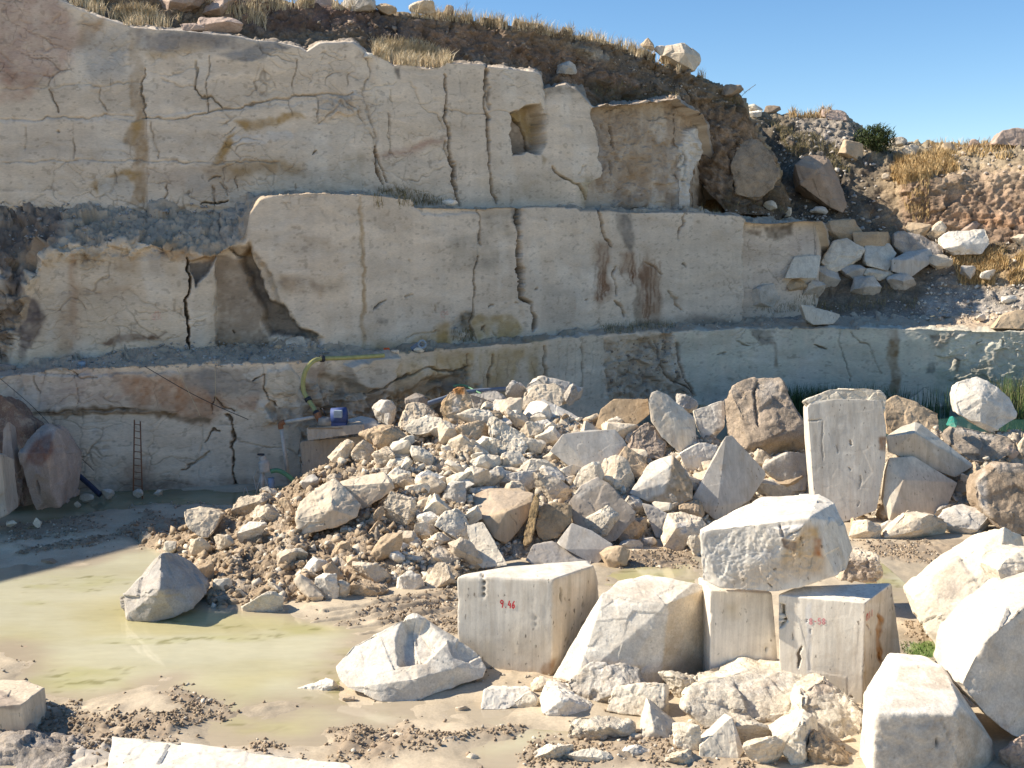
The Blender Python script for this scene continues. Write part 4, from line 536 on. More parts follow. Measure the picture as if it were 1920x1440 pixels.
def vnormals(V, T):
    fn = np.cross(V[T[:, 1]] - V[T[:, 0]], V[T[:, 2]] - V[T[:, 0]]); N = np.zeros_like(V)
    for k in range(3): np.add.at(N, T[:, k], fn)
    return N / (np.linalg.norm(N, axis=1, keepdims=True) + 1e-12)
def smooth_v(V, T, it, wgt):
    E = np.unique(np.sort(np.concatenate((T[:, [0, 1]], T[:, [1, 2]], T[:, [2, 0]])), 1), axis=0)
    cnt = np.zeros(len(V)); np.add.at(cnt, E[:, 0], 1); np.add.at(cnt, E[:, 1], 1)
    for _ in range(it):
        S = np.zeros_like(V); np.add.at(S, E[:, 0], V[E[:, 1]]); np.add.at(S, E[:, 1], V[E[:, 0]])
        V = V + wgt[:, None] * (S / cnt[:, None] - V)
    return V
ROCKS = []; seedc = [100]
def rock(name, label, cat, tone, W, Y0, style='rough', group=None, cuts=None, feats=None, mat=None, res=None, dents=(), amp=None, base_z=None):
    """W: world points whose hull is the stone"""
    seedc[0] += 7; sd_ = seedc[0]; rng = random.Random(sd_)
    W = np.asarray(W, float); base = np.array((W[:, 0].mean(), W[:, 1].mean(), W[:, 2].min()))
    if res is None: res = max(.022, 2.6 / F * Y0)
    V, T, size = hull_mesh(W, res, rng, cuts if cuts is not None else (5 if style == 'rough' else 7 if style == 'dusty' else 2), (.82, .97) if style in ('rough', 'dusty') else (.95, .99))
    wv = np.clip(.45 + .5 * vnoise(V / (size * .12) + sd_, sd_), .05, .9)
    a = amp if amp is not None else dict(sawn=.003, rough=.028, dusty=.045, cut=.014)[style]
    V = smooth_v(V, T, dict(sawn=1, cut=1, rough=1, dusty=2)[style], wv)
    if style in ('sawn', 'cut'):
        V = smooth_v(V, T, 3, np.clip(sstep(.05, .55, vnoise(V / .22 + sd_, sd_ + 1) + .4 * vnoise(V / .09 + sd_, sd_ + 2)), 0, .95))
    Nn = vnormals(V, T); p = V + sd_ * 1.37
    S = min(size, 3.0)
    off = a * S * (.55 * facet(p, S * .34, sd_, 1.2) + .5 * fbm(p, S * .4, 3, sd_)) + a * .55 * min(S, 1.2) * facet(p, max(.10, S * .13), sd_ + 3)
    if style != 'sawn': off += a * .25 * min(S, 1.0) * fbm(p, max(.05, S * .05), 2, sd_ + 9)
    for (dx, dy, r, dep) in dents:
        pxv, pyv = proj(V); d = np.hypot(pxv - dx, pyv - dy); f = (Nn @ np.array((0, -1, .4)) > 0.1); off -= dep * np.where(f, 1 - sstep(.25 * r, r, d), 0)
    V = V + Nn * off[:, None]
    col = np.repeat(np.array(TONE[tone] if isinstance(tone, str) else tone)[None], len(V), 0); col *= rng.uniform(.92, 1.06)
    col *= (1 + .07 * fbm(p, .45, 3, sd_ + 6))[:, None]
    if style in ('rough', 'dusty'): col *= (1 + .10 * facet(p, S * .3, sd_ + 5))[:, None]
    if feats:
        px, py = proj(V); o2 = np.zeros(len(V)); rg_ = np.zeros(len(V)); apply_feats(px, py, feats, col, o2, rg_, .55); o2 += rg_ * (.06 * facet(p, .22, sd_ + 2) + .03 * facet(p, .08, sd_ + 4) + .02 * fbm(p, .05, 2, sd_)); front = np.clip(-(Nn[:, 1]) + .6 * Nn[:, 2] + .1, 0, 1); V = V + Nn * (o2 * (front > .05))[:, None]
    o = mesh_obj(name, V, T, M[mat] if mat else M['sawn' if style in ('sawn', 'cut') else style], np.clip(col, .02, .93), origin=base)
    tag(o, label, cat, group); ROCKS.append((o, V)); return o
def solve(v, Y0, zbase=None):
    d = v[2] if len(v) > 2 else 0.
    if isinstance(d, str): return PT(v[0], v[1], Yz(v[1], float(d[1:])))
    return PT(v[0], v[1], Y0 + d)
def R(label, tone, pts, T=1.0, style='rough', c=None, Y=None, name='boulder', cat='boulder', shrink=.8, dy=0., **kw):
    """traced stone: outline (px, py, offset in depth) given its own distance and thickness"""
    if c is None: c = max(pts, key=lambda q: q[1])
    Y0 = (Y if Y is not None else ground_at(c[0], c[1])) + dy
    W = np.array([solve(q, Y0) for q in pts]); ctr = W.mean(0); back = ctr + (W - ctr) * shrink; back[:, 1] += T; back[:, 2] -= T * .12
    return rock(name, label, cat, tone, np.concatenate((W, back)), Y0, style, **kw)
def S(label, tone, x0, y0, x1, y1, style='rough', rot=0., name='rubble_stone', cat='stone', Y=None, dy=0., thick=.8, sink=.12, pw=2.6, **kw):
    """stone given by the room it takes in the photograph, resting where its foot meets the ground"""
    cx, cy = (x0 + x1) / 2, (y0 + y1) / 2; Y0 = (Y if Y is not None else ground_at(cx, y1 - (y1 - y0) * sink)) + dy
    ex, ey = (x1 - x0) * .07, (y1 - y0) * .08; x0 -= ex; x1 += ex; y0 -= ey; y1 += ey * .6
    rng = random.Random(int(x0 * 13 + y0 * 7)); n = rng.randint(11, 16); P = []
    for i in range(n):
        v = np.array([rng.gauss(0, 1) for _ in range(3)]); v /= (np.abs(v) ** pw).sum() ** (1 / pw); v *= rng.uniform(.82, 1); P.append(v)
    P = np.array(P); t = min(x1 - x0, y1 - y0) / max(x1 - x0, y1 - y0, 1)
    if rot: a = math.radians(rot); lx = P[:, 0].copy(); P[:, 2] *= .55; P[:, 0], P[:, 2] = lx * math.cos(a) - P[:, 2] * math.sin(a), lx * math.sin(a) + P[:, 2] * math.cos(a)
    for k, (lo, hi) in ((0, (x0, x1)), (2, (y1, y0))):
        q = (P[:, k] - P[:, k].min()) / (P[:, k].max() - P[:, k].min()); P[:, k] = lo + q * (hi - lo)
    hw = thick * .5 * (min(x1 - x0, (y1 - y0) * 1.5) + .3 * (x1 - x0)) / 1.3 / F * Y0
    W = np.array([PT(p[0], p[2], Y0 + hw * .6 + p[1] * hw) for p in P])
    return rock(name, label, cat, tone, W, Y0, style, **kw)
# ---------------- foreground blocks and boulders
BK_ = (.07, .06, .05); RUST = (.42, .20, .06); MUDS = (.36, .28, .19)
R('grey pointed boulder standing in the pale green pool', (.44, .40, .35), [(302, 1040, .75), (270, 1060, .6), (228, 1105, .45), (216, 1132, .4), (228, 1160, .15), (273, 1168, 0), (331, 1158, .15), (362, 1140, .5), (381, 1119, .95), (376, 1104, 1.0), (335, 1075, .9), (300, 1105, -.25)], 1.5, feats=[('p', [(310, 1040), (385, 1100), (380, 1120), (330, 1130), (320, 1080)], (.36, .34, .31), .7, 8)])
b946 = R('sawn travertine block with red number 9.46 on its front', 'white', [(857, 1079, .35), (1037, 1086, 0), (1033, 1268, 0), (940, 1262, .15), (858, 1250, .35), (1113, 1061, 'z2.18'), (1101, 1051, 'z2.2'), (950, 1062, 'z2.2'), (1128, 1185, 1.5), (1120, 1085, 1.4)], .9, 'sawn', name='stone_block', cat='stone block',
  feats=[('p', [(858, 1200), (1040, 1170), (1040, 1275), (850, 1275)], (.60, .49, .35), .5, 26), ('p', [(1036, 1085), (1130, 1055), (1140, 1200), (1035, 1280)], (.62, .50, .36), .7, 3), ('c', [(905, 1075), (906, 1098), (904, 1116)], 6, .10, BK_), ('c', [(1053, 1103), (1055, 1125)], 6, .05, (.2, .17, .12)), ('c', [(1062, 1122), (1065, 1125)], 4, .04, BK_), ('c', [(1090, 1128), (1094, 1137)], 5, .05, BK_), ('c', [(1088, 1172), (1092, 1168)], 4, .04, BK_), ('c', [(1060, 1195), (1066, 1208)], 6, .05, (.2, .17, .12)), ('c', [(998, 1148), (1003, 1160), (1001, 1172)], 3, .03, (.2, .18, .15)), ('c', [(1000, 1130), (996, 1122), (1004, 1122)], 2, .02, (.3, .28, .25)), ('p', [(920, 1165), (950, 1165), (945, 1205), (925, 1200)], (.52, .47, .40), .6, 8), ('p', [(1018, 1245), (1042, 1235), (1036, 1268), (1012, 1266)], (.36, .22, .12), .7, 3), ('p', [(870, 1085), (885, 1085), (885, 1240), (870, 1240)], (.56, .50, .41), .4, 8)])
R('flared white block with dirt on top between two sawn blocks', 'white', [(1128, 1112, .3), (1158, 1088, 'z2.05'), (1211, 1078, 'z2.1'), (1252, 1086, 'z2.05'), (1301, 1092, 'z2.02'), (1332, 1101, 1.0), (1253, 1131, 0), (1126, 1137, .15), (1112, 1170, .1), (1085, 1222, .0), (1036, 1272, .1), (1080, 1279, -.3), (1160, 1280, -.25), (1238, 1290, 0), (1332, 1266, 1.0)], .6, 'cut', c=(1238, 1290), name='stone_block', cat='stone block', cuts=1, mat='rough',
  feats=[('p', [(1252, 1128), (1335, 1098), (1335, 1275), (1240, 1295)], (.60, .49, .35), .75, 4), ('p', [(1150, 1095), (1230, 1090), (1220, 1125), (1140, 1125)], (.46, .37, .27), .35, 6), ('r', [(1180, 1240), (1240, 1235), (1235, 1290), (1190, 1290)], .3, 4)])
R('narrow sawn block under the left end of the big top block', 'white', [(1331, 1106, 0), (1447, 1112, 0), (1448, 1160, 0), (1459, 1250, .02), (1462, 1288, .0), (1331, 1290, 0)], 1.5, 'sawn', name='stone_block', cat='stone block', shrink=.98, cuts=0,
  feats=[('p', [(1440, 1110), (1470, 1110), (1470, 1290), (1450, 1290)], (.42, .35, .27), .6, 5), ('c', [(1434, 1216), (1435, 1222)], 5, .06, BK_), ('p', [(1360, 1130), (1390, 1130), (1385, 1160), (1360, 1160)], (.60, .48, .30), .4, 10), ('p', [(1430, 1230), (1455, 1235), (1450, 1260), (1425, 1260)], (.55, .45, .36), .5, 4)])
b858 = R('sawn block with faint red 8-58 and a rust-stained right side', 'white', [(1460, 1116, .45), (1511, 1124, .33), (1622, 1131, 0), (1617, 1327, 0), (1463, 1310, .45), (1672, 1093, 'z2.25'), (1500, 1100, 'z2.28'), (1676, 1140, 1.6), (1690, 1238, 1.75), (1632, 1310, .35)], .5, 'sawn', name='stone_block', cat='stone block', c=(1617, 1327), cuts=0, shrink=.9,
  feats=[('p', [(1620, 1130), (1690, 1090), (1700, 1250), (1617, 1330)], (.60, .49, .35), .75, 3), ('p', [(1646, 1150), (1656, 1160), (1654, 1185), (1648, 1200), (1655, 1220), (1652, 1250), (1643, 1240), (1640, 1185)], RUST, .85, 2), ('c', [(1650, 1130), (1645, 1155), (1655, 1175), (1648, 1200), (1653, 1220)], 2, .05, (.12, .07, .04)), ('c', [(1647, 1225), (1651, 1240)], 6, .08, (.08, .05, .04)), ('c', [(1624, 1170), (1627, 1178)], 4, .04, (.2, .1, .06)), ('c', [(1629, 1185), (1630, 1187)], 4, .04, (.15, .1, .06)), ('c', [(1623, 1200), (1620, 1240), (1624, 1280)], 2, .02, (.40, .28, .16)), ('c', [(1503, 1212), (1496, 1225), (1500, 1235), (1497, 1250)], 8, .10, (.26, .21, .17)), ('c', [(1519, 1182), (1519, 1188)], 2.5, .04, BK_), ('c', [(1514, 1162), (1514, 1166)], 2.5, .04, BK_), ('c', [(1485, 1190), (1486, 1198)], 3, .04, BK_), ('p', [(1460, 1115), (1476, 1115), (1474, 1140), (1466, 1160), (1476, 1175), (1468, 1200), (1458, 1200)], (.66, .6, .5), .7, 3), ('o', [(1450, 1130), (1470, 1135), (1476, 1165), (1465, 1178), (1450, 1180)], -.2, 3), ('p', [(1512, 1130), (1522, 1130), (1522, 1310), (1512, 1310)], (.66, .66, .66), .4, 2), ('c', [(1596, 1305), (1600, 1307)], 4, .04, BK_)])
R('big squared block lying on top of the two sawn blocks', 'white', [(1311, 995, .3), (1318, 1088, .2), (1351, 1104, .05), (1450, 1111, 0), (1500, 1102, 0), (1570, 1081, .1), (1517, 971, .05), (1435, 985, .15), (1430, 932, 'z3.72'), (1537, 925, 'z3.82'), (1564, 942, 'z3.75'), (1584, 982, 1.2), (1597, 1030, 1.2), (1585, 1068, .8)], .5, 'cut', Y=Yz(1109, 2.3), name='stone_block', cat='stone block', cuts=0, shrink=.92,
  feats=[('r', [(1311, 1000), (1500, 985), (1540, 1070), (1430, 1110), (1315, 1085)], .3, 8), ('p', [(1311, 1000), (1410, 990), (1400, 1040), (1380, 1070), (1318, 1085)], (.47, .46, .43), .55, 14), ('p', [(1510, 985), (1535, 985), (1548, 1070), (1500, 1080), (1455, 1060), (1480, 1020)], (.52, .35, .17), .7, 9), ('p', [(1525, 1010), (1540, 1008), (1543, 1045), (1528, 1040)], (.38, .16, .06), .8, 5), ('p', [(1545, 985), (1600, 960), (1600, 1070), (1555, 1075)], (.66, .58, .46), .7, 3), ('c', [(1500, 992), (1482, 1002), (1470, 1012)], 3, .06, (.13, .09, .06)), ('p', [(1466, 1008), (1492, 1015), (1490, 1035), (1470, 1025)], (.17, .10, .06), .85, 3), ('o', [(1455, 990), (1505, 985), (1492, 1015), (1470, 1010)], .06, 3), ('p', [(1430, 990), (1510, 980), (1480, 1012), (1440, 1000)], (.60, .59, .57), .5, 4), ('c', [(1463, 985), (1470, 1005)], 8, .07, (.4, .38, .37)), ('p', [(1400, 1030), (1455, 1025), (1465, 1045), (1420, 1055)], (.42, .42, .42), .5, 8), ('p', [(1400, 1060), (1540, 1050), (1560, 1085), (1350, 1105)], (.56, .45, .33), .55, 12), ('c', [(1450, 1070), (1455, 1066)], 5, .05, (.15, .1, .07)), ('c', [(1440, 1095), (1448, 1102)], 5, .05, (.15, .1, .07)), ('c', [(1535, 940), (1560, 942)], 2, .03, BK_)])
R('white broken boulder with a hollow in its top by the mud', 'white', [(776, 1149, 1.5), (760, 1165, 1.35), (716, 1183, 1.2), (661, 1208, 1.05), (649, 1222, .9), (629, 1250, .65), (637, 1275, .45), (650, 1289, .3), (707, 1284, .1), (783, 1272, .1), (854, 1252, .5), (902, 1228, 1.2), (912, 1253, 1.0), (905, 1270, .85), (860, 1202, 1.5), (814, 1174, 1.6), (716, 1318, 0), (789, 1316, .05), (814, 1296, .3), (850, 1280, .7)], .8, 'cut', cuts=0, amp=.02, shrink=.75, mat='rough', feats=[('o', [(757, 1166), (800, 1168), (830, 1205), (796, 1238), (750, 1246), (748, 1200)], -.30, 7), ('o', [(840, 1205), (900, 1228), (880, 1240), (850, 1230)], -.10, 4), ('p', [(755, 1170), (790, 1175), (800, 1215), (750, 1240)], (.60, .53, .46), .35, 8)])  # hollow tinted darker, its shade put into the colour
R('long white slab lying flat at the bottom of the scene', 'white', [(209, 1380, 'z.52'), (280, 1386, 'z.52'), (379, 1402, 'z.5'), (394, 1415, 'z.38'), (560, 1420, 'z.5'), (660, 1434, 'z.5'), (640, 1540, 'z.45'), (192, 1520, 'z.45'), (205, 1470, 'z.0'), (380, 1490, 'z-.1'), (660, 1500, 'z-.1')], .1, 'cut', Y=18.2, name='rock_slab', cat='stone slab', cuts=0)
R('pinkish block with a soil-covered top at the left edge', 'cream', [(-60, 1300, .9), (0, 1301, .7), (41, 1320, 0), (51, 1396, 0), (0, 1388, .2), (-60, 1380, .3), (-60, 1330, 0)], 1.2, 'cut', name='stone_block', cat='stone block', cuts=1, feats=[('p', [(-60, 1290), (0, 1295), (45, 1318), (36, 1330), (-60, 1335)], (.36, .29, .23), .9, 4)])
R('rough grey-brown rock in the bottom left corner', (.36, .31, .26), [(-60, 1395, .6), (10, 1388, .5), (60, 1400, .4), (130, 1405, .3), (140, 1430, 0), (60, 1480, -.4), (-60, 1490, -.4)], 1.0, 'dusty', Y=18.0, amp=.07)
R('white block with a debris-strewn top in the front right', 'white', [(1692, 1238, 'z1.38'), (1762, 1245, 'z1.38'), (1776, 1266, 'z1.34'), (1800, 1319, 'z1.3'), (1787, 1341, 0), (1644, 1338, 0), (1642, 1324, 'z1.3'), (1666, 1287, 'z1.34'), (1632, 1500, 0), (1800, 1500, 0), (1895, 1500, 1.0), (1860, 1390, .8)], .8, 'cut', Y=17.6, name='stone_block', cat='stone block', cuts=0, shrink=.95, mat='rough',
  feats=[('p', [(1690, 1250), (1770, 1250), (1780, 1290), (1740, 1290), (1680, 1280)], (.42, .34, .26), .6, 5), ('p', [(1670, 1310), (1740, 1310), (1740, 1325), (1670, 1325)], (.5, .42, .33), .5, 4), ('p', [(1795, 1330), (1900, 1400), (1900, 1500), (1790, 1500)], (.46, .37, .27), .75, 6), ('p', [(1640, 1345), (1790, 1345), (1790, 1480), (1640, 1480)], (.40, .37, .33), .7, 14), ('c', [(1755, 1385), (1757, 1398)], 5, .06, BK_), ('c', [(1765, 1350), (1800, 1430), (1820, 1480)], 3, .04, (.4, .33, .25)), ('r', [(1640, 1340), (1800, 1340), (1800, 1480), (1640, 1480)], .3, 5)])  # front face painted greyer to stand for its shade
R('huge smooth white boulder at the right edge of the foreground', (.62, .555, .465), [(1775, 1277, .7), (1778, 1245, .8), (1787, 1210, .9), (1832, 1152, 1.0), (1855, 1142, 1.1), (1883, 1117, 1.2), (1920, 1085, 1.3), (2010, 1050, 1.4), (1800, 1284, 0), (1848, 1344, -.05), (1902, 1384, .15), (1980, 1392, .8), (2060, 1370, 1.4), (1824, 1236, .05), (1846, 1204, .1), (1900, 1160, .45), (1925, 1142, .65), (2020, 1100, 1.5), (2070, 1200, 1.6)], 1.3, 'cut', Y=18.6, cuts=2, amp=.024, mat='rough')
R('white slanting boulder with a brown underside on the right', 'pale', [(1883, 987, .9), (1918, 1003, 1.2), (1838, 1040, .8), (1787, 1054, .9), (1749, 1108, .7), (1708, 1118, .9), (1728, 1146, .6), (1725, 1175, .4), (1736, 1192, .25), (1775, 1230, 0), (1787, 1202, 0), (1838, 1144, .15), (1870, 1130, .4), (1874, 1076, .3), (1930, 1080, 1.2), (1800, 1225, .3)], 1.2, 'cut', cuts=0, amp=.03, dy=.2, mat='rough', feats=[('p', [(1775, 1232), (1740, 1185), (1790, 1195), (1838, 1142), (1850, 1150), (1800, 1240)], (.36, .29, .2), .8, 5), ('c', [(1870, 1030), (1850, 1045), (1842, 1062)], 12, .10, (.28, .14, .09)), ('c', [(1808, 1043), (1812, 1046)], 5, .04, (.3, .17, .1)), ('c', [(1750, 1135), (1756, 1130)], 5, .04, (.35, .2, .12)), ('p', [(1770, 1120), (1800, 1060), (1830, 1060), (1790, 1130)], (.60, .48, .40), .4, 14)])
R('cream boulder wedged behind the smooth boulder at the right edge', 'pale', [(1870, 1070, 0), (1883, 1050, .2), (1920, 1028, .5), (1980, 1030, .5), (1980, 1120, 0), (1896, 1110, 0), (1880, 1100, 0)], 1.0, 'rough', Y=20.6)
R('brown and white rock behind the stacked blocks', 'cream', [(1577, 1035, .5), (1600, 1028, .5), (1640, 1035, .4), (1652, 1052, .1), (1658, 1090, 0), (1575, 1090, 0), (1590, 1050, .05)], .9, 'dusty', Y=25.8, feats=[('p', [(1580, 1048), (1640, 1048), (1640, 1090), (1570, 1090)], (.36, .27, .21), .6, 6)])
# ---------------- loose rocks at the front
R('large layered white rock heaped in front of the sawn blocks', 'pale', [(1276, 1328, .1), (1292, 1290, .5), (1365, 1265, 1.0), (1408, 1249, 1.4), (1478, 1251, 1.5), (1540, 1268, 1.3), (1525, 1330, .4), (1480, 1370, 0), (1400, 1380, -.1), (1310, 1365, 0)], 1.0, 'dusty', dy=.3, feats=[('p', [(1400, 1290), (1470, 1270), (1460, 1280), (1410, 1296)], (.45, .29, .2), .5, 4), ('p', [(1330, 1275), (1480, 1255), (1500, 1290), (1400, 1310)], (.68, .62, .53), .6, 12)], amp=.05)
R('stepped white rock below the 8-58 block', 'pale', [(1490, 1300, .5), (1548, 1272, 1.0), (1564, 1288, .9), (1596, 1325, .7), (1621, 1331, .6), (1628, 1382, .2), (1600, 1440, -.2), (1530, 1440, -.2), (1500, 1370, .1)], .9, 'dusty', Y=19.0, amp=.06, feats=[('p', [(1500, 1290), (1550, 1275), (1570, 1290), (1520, 1310)], (.60, .44, .32), .5, 6)])
for a in [('grey rounded boulder leaning on the foot of the flared block', 'grey', 1066, 1246, 1206, 1332, 'dusty'), ('rounded cream boulder left of the triangular stone', 'pale', 1145, 1286, 1246, 1354, 'rough'), ('pale soil-topped stone at the foot of the narrow block', 'pale', 1239, 1262, 1324, 1324, 'dusty'), ('flat cream stone with dirt on top at the puddle tip', 'pale', 1056, 1346, 1184, 1399, 'dusty'), ('small upright white stone leaning beside the wedge-shaped slab', 'pale', 1264, 1358, 1316, 1424, 'rough'), ('pale rounded stone behind the pointed grey stone', 'pale', 1380, 1354, 1452, 1412, 'rough'), ('grey-white stone in front at the bottom edge', 'cream', 1398, 1384, 1474, 1446, 'rough'), ('flat tilted slab at the bottom edge of the puddle', 'pale', 990, 1398, 1072, 1440, 'dusty'), ('low pale slab beside the tilted slab at the bottom', 'pale', 1062, 1404, 1152, 1440, 'rough'), ('thin white flake lying on mud left of the rubble', 'white', 1160, 1398, 1230, 1428, 'rough'), ('dirt-covered stone at the bottom edge under the wedge slab', 'cream', 1238, 1406, 1334, 1446, 'dusty'), ('thin grey stone behind the small sharp slab', 'pale', 958, 1296, 1014, 1336, 'rough'), ('gravelly brown lump in front of the debris-topped block', 'tan', 1515, 1370, 1612, 1448, 'dusty'), ('reddish muddy stone in the bottom right corner', 'pink', 1876, 1384, 1960, 1450, 'dusty'), ('flat muddy slab between the sawn block and the white stone', 'cream', 1000, 1270, 1062, 1306, 'dusty')]:
    S(a[0], a[1], *a[2:6], style=a[6], name='broken_stone')
R('white faceted stone at the edge of the front rubble', 'white', [(1012, 1312, .3), (1020, 1290, .6), (1045, 1284, .8), (1064, 1292, .8), (1110, 1318, .5), (1113, 1330, .35), (1060, 1350, 0), (1016, 1340, 0), (1056, 1310, .0)], .6, 'rough', name='broken_stone', cat='stone', cuts=2)
R('triangular white stone standing in the front rubble', 'pale', [(1218, 1321, .4), (1232, 1330, .5), (1278, 1367, .5), (1264, 1394, 0), (1201, 1390, 0), (1204, 1372, .05), (1226, 1372, -.02)], .7, 'cut', name='broken_stone', cat='stone', cuts=2)
R('wedge-shaped pale slab pointing up in the front rubble', 'pale', [(1372, 1344, .5), (1380, 1362, .5), (1395, 1410, .2), (1385, 1424, .05), (1310, 1432, 0), (1312, 1400, .1), (1340, 1378, .3)], .5, 'cut', name='broken_stone', cat='stone', cuts=2)
R('pointed grey-white stone with cracked face near the bottom', 'pale', [(1516, 1335, .4), (1534, 1352, .6), (1532, 1400, .4), (1510, 1436, 0), (1486, 1438, 0), (1460, 1405, .1), (1450, 1384, .2), (1500, 1360, 0)], .7, 'rough', name='broken_stone', cat='stone', cuts=3)
R('small sharp white slab on the mud beside the hollow boulder', 'white', [(901, 1330, 0), (906, 1294, .25), (915, 1290, .35), (996, 1290, .6), (972, 1318, .1), (952, 1331, 0)], .3, 'cut', name='broken_stone', cat='stone', cuts=1)
S('thin white broken flake lying in the pool edge', 'white', 562, 1272, 632, 1298, style='rough', name='broken_stone', thick=.6); S('tiny dark stone in front of the hollow boulder', 'tan', 643, 1306, 666, 1318, name='broken_stone'); S('small flat dark stone in the upper left of the pool', 'brown', 78, 1047, 108, 1062, name='broken_stone')
for i, (a, b) in enumerate([((720, 1383), (24, 12)), ((868, 1330), (26, 12)), ((845, 1392), (26, 22)), ((750, 1383), (40, 20)), ((885, 1420), (24, 14)), ((1150, 1378), (26, 16)), ((1190, 1385), (30, 20)), ((1205, 1395), (24, 16)), ((1060, 1425), (20, 14))]):
    S(['muddy pebble on the wet ground left of the green puddle', 'clod lying alone on mud below the small sharp slab', 'pointed pebble on the mud by the puddle bend', 'flat pale stone in the muddy lumps', 'muddy pebble just right of the bottom puddle rim', 'small pebble beside the flat dirt-topped cream stone', 'white chip left of the triangular stone', 'pale chip below the triangular stone', 'pebble between the two bottom slabs'][i], 'cream', a[0] - b[0] / 2, a[1] - b[1] / 2, a[0] + b[0] / 2, a[1] + b[1] / 2, name='pebble')
# ---------------- right half of the rubble pile: the big blocks
R('tall white slab standing upright in the pile', 'white', [(1514, 760, .5), (1525, 752, .55), (1573, 748, .55), (1652, 751, .55), (1656, 772, .5), (1662, 806, .4), (1653, 841, .35), (1660, 864, .3), (1652, 911, .2), (1643, 957, .05), (1620, 964, .02), (1585, 978, 0), (1530, 985, .0), (1524, 893, .2), (1516, 817, .4)], .7, 'sawn', name='rock_slab', cat='stone slab', cuts=0, shrink=.97, amp=.003,
  feats=[('c', [(1541, 790), (1540, 830), (1542, 862)], 2.5, .05, (.3, .25, .2)), ('c', [(1516, 788), (1540, 785)], 3, .06, (.3, .25, .2)), ('c', [(1594, 823), (1596, 832)], 5, .06, (.25, .15, .08)), ('c', [(1571, 832), (1573, 846)], 3, .05, BK_), ('c', [(1613, 892), (1611, 915)], 3, .05, BK_), ('c', [(1592, 878), (1596, 884)], 4, .05, BK_), ('c', [(1611, 940), (1610, 948)], 3, .04, BK_), ('p', [(1648, 820), (1664, 815), (1662, 848), (1650, 842)], (.3, .19, .12), .8, 3), ('p', [(1540, 750), (1655, 752), (1650, 790), (1560, 775)], (.62, .55, .45), .5, 10)])
R('pale slab lying behind the top of the upright slab', 'pale', [(1496, 759, 0), (1512, 750, .05), (1538, 741, .1), (1562, 729, .15), (1585, 733, .15), (1625, 728, .15), (1652, 733, .15), (1661, 745, .1), (1658, 775, .0), (1520, 775, 0)], .6, 'rough', Y=35.4, cuts=2, name='rock_slab', cat='stone slab')
R('big brown earth-crusted boulder left of the upright slab', (.37, .29, .215), [(1360, 748, .6), (1375, 724, .9), (1412, 708, 1.1), (1425, 716, 1.0), (1462, 708, 1.1), (1468, 721, .9), (1470, 750, .8), (1486, 775, .6), (1516, 806, .35), (1516, 841, .2), (1433, 868, 0), (1404, 838, -.1), (1360, 817, .2), (1380, 838, -.05), (1440, 822, -.3), (1512, 808, .1)], 1.2, 'dusty', dy=.2, feats=[('p', [(1405, 840), (1516, 812), (1516, 845), (1435, 872)], (.42, .30, .17), .9, 4), ('p', [(1420, 720), (1465, 712), (1468, 745), (1430, 755)], (.55, .49, .42), .6, 7), ('p', [(1365, 725), (1390, 718), (1385, 740), (1365, 745)], (.5, .4, .3), .6, 6), ('c', [(1420, 715), (1416, 760), (1425, 800)], 6, .12, (.22, .17, .13))])
R('big grey smooth block tilted on its corner', 'grey', [(1298, 934, .1), (1361, 818, .75), (1372, 816, .8), (1437, 886, .75), (1434, 896, .7), (1407, 938, .35), (1343, 977, 0), (1305, 946, .05), (1345, 950, -.02)], 1.0, 'sawn', name='stone_block', cat='stone block', cuts=1, feats=[('p', [(1350, 870), (1362, 870), (1360, 880), (1350, 880)], (.45, .33, .22), .6, 3), ('p', [(1300, 930), (1345, 935), (1340, 978), (1300, 950)], (.44, .37, .29), .4, 10)])
R('curved white rock with a brown flank', 'white', [(1180, 925, .0), (1195, 905, .3), (1218, 868, .8), (1245, 856, 1.0), (1263, 852, 1.0), (1270, 862, .9), (1288, 884, .7), (1300, 913, .4), (1300, 935, .1), (1252, 957, 0), (1215, 937, 0), (1250, 905, .15), (1262, 870, .5)], .7, 'cut', cuts=1, feats=[('p', [(1262, 852), (1278, 865), (1305, 915), (1302, 940), (1250, 960), (1215, 942), (1245, 920), (1258, 890)], (.40, .28, .16), .85, 4)])
R('white smooth rock behind the tilted grey block', 'white', [(1273, 852, .0), (1296, 838, .3), (1315, 829, .5), (1346, 834, .6), (1340, 860, .3), (1318, 888, 0), (1290, 890, 0)], .8, 'cut', dy=.3)
R('brown broken slab leaning over the curved white rock', 'tan', [(1158, 858, .3), (1172, 836, .5), (1190, 846, .5), (1216, 872, .35), (1232, 892, .15), (1226, 902, 0), (1196, 902, 0), (1178, 880, .05)], .4, 'rough', name='rock_slab', cat='stone slab', dy=-.4)
R('large grey-tan slab face in the middle of the pile front', (.42, .355, .285), [(1066, 942, .5), (1090, 910, .8), (1122, 893, .95), (1140, 905, .85), (1193, 960, .5), (1191, 974, .45), (1151, 1018, 0), (1110, 1005, .0), (1075, 980, .2)], .7, 'cut', name='rock_slab', cat='stone slab', feats=[('p', [(1080, 910), (1120, 893), (1130, 910), (1080, 935)], (.62, .55, .46), .7, 5)])
R('tan block with a smooth shaded face and soil on top', 'tan', [(863, 942, 1.2), (910, 917, 1.5), (974, 914, 1.5), (1001, 926, 1.2), (999, 940, .9), (990, 975, .6), (948, 1022, .1), (926, 1008, 0), (906, 974, .2), (950, 960, .25)], .9, 'cut', c=(948, 1022), feats=[('p', [(863, 935), (910, 915), (1001, 922), (985, 940), (940, 955), (908, 972), (880, 955)], (.48, .38, .28), .8, 3), ('p', [(862, 930), (900, 912), (905, 930), (880, 945)], (.28, .2, .13), .7, 6), ('c', [(958, 965), (970, 985)], 2, .03, (.25, .18, .12))])
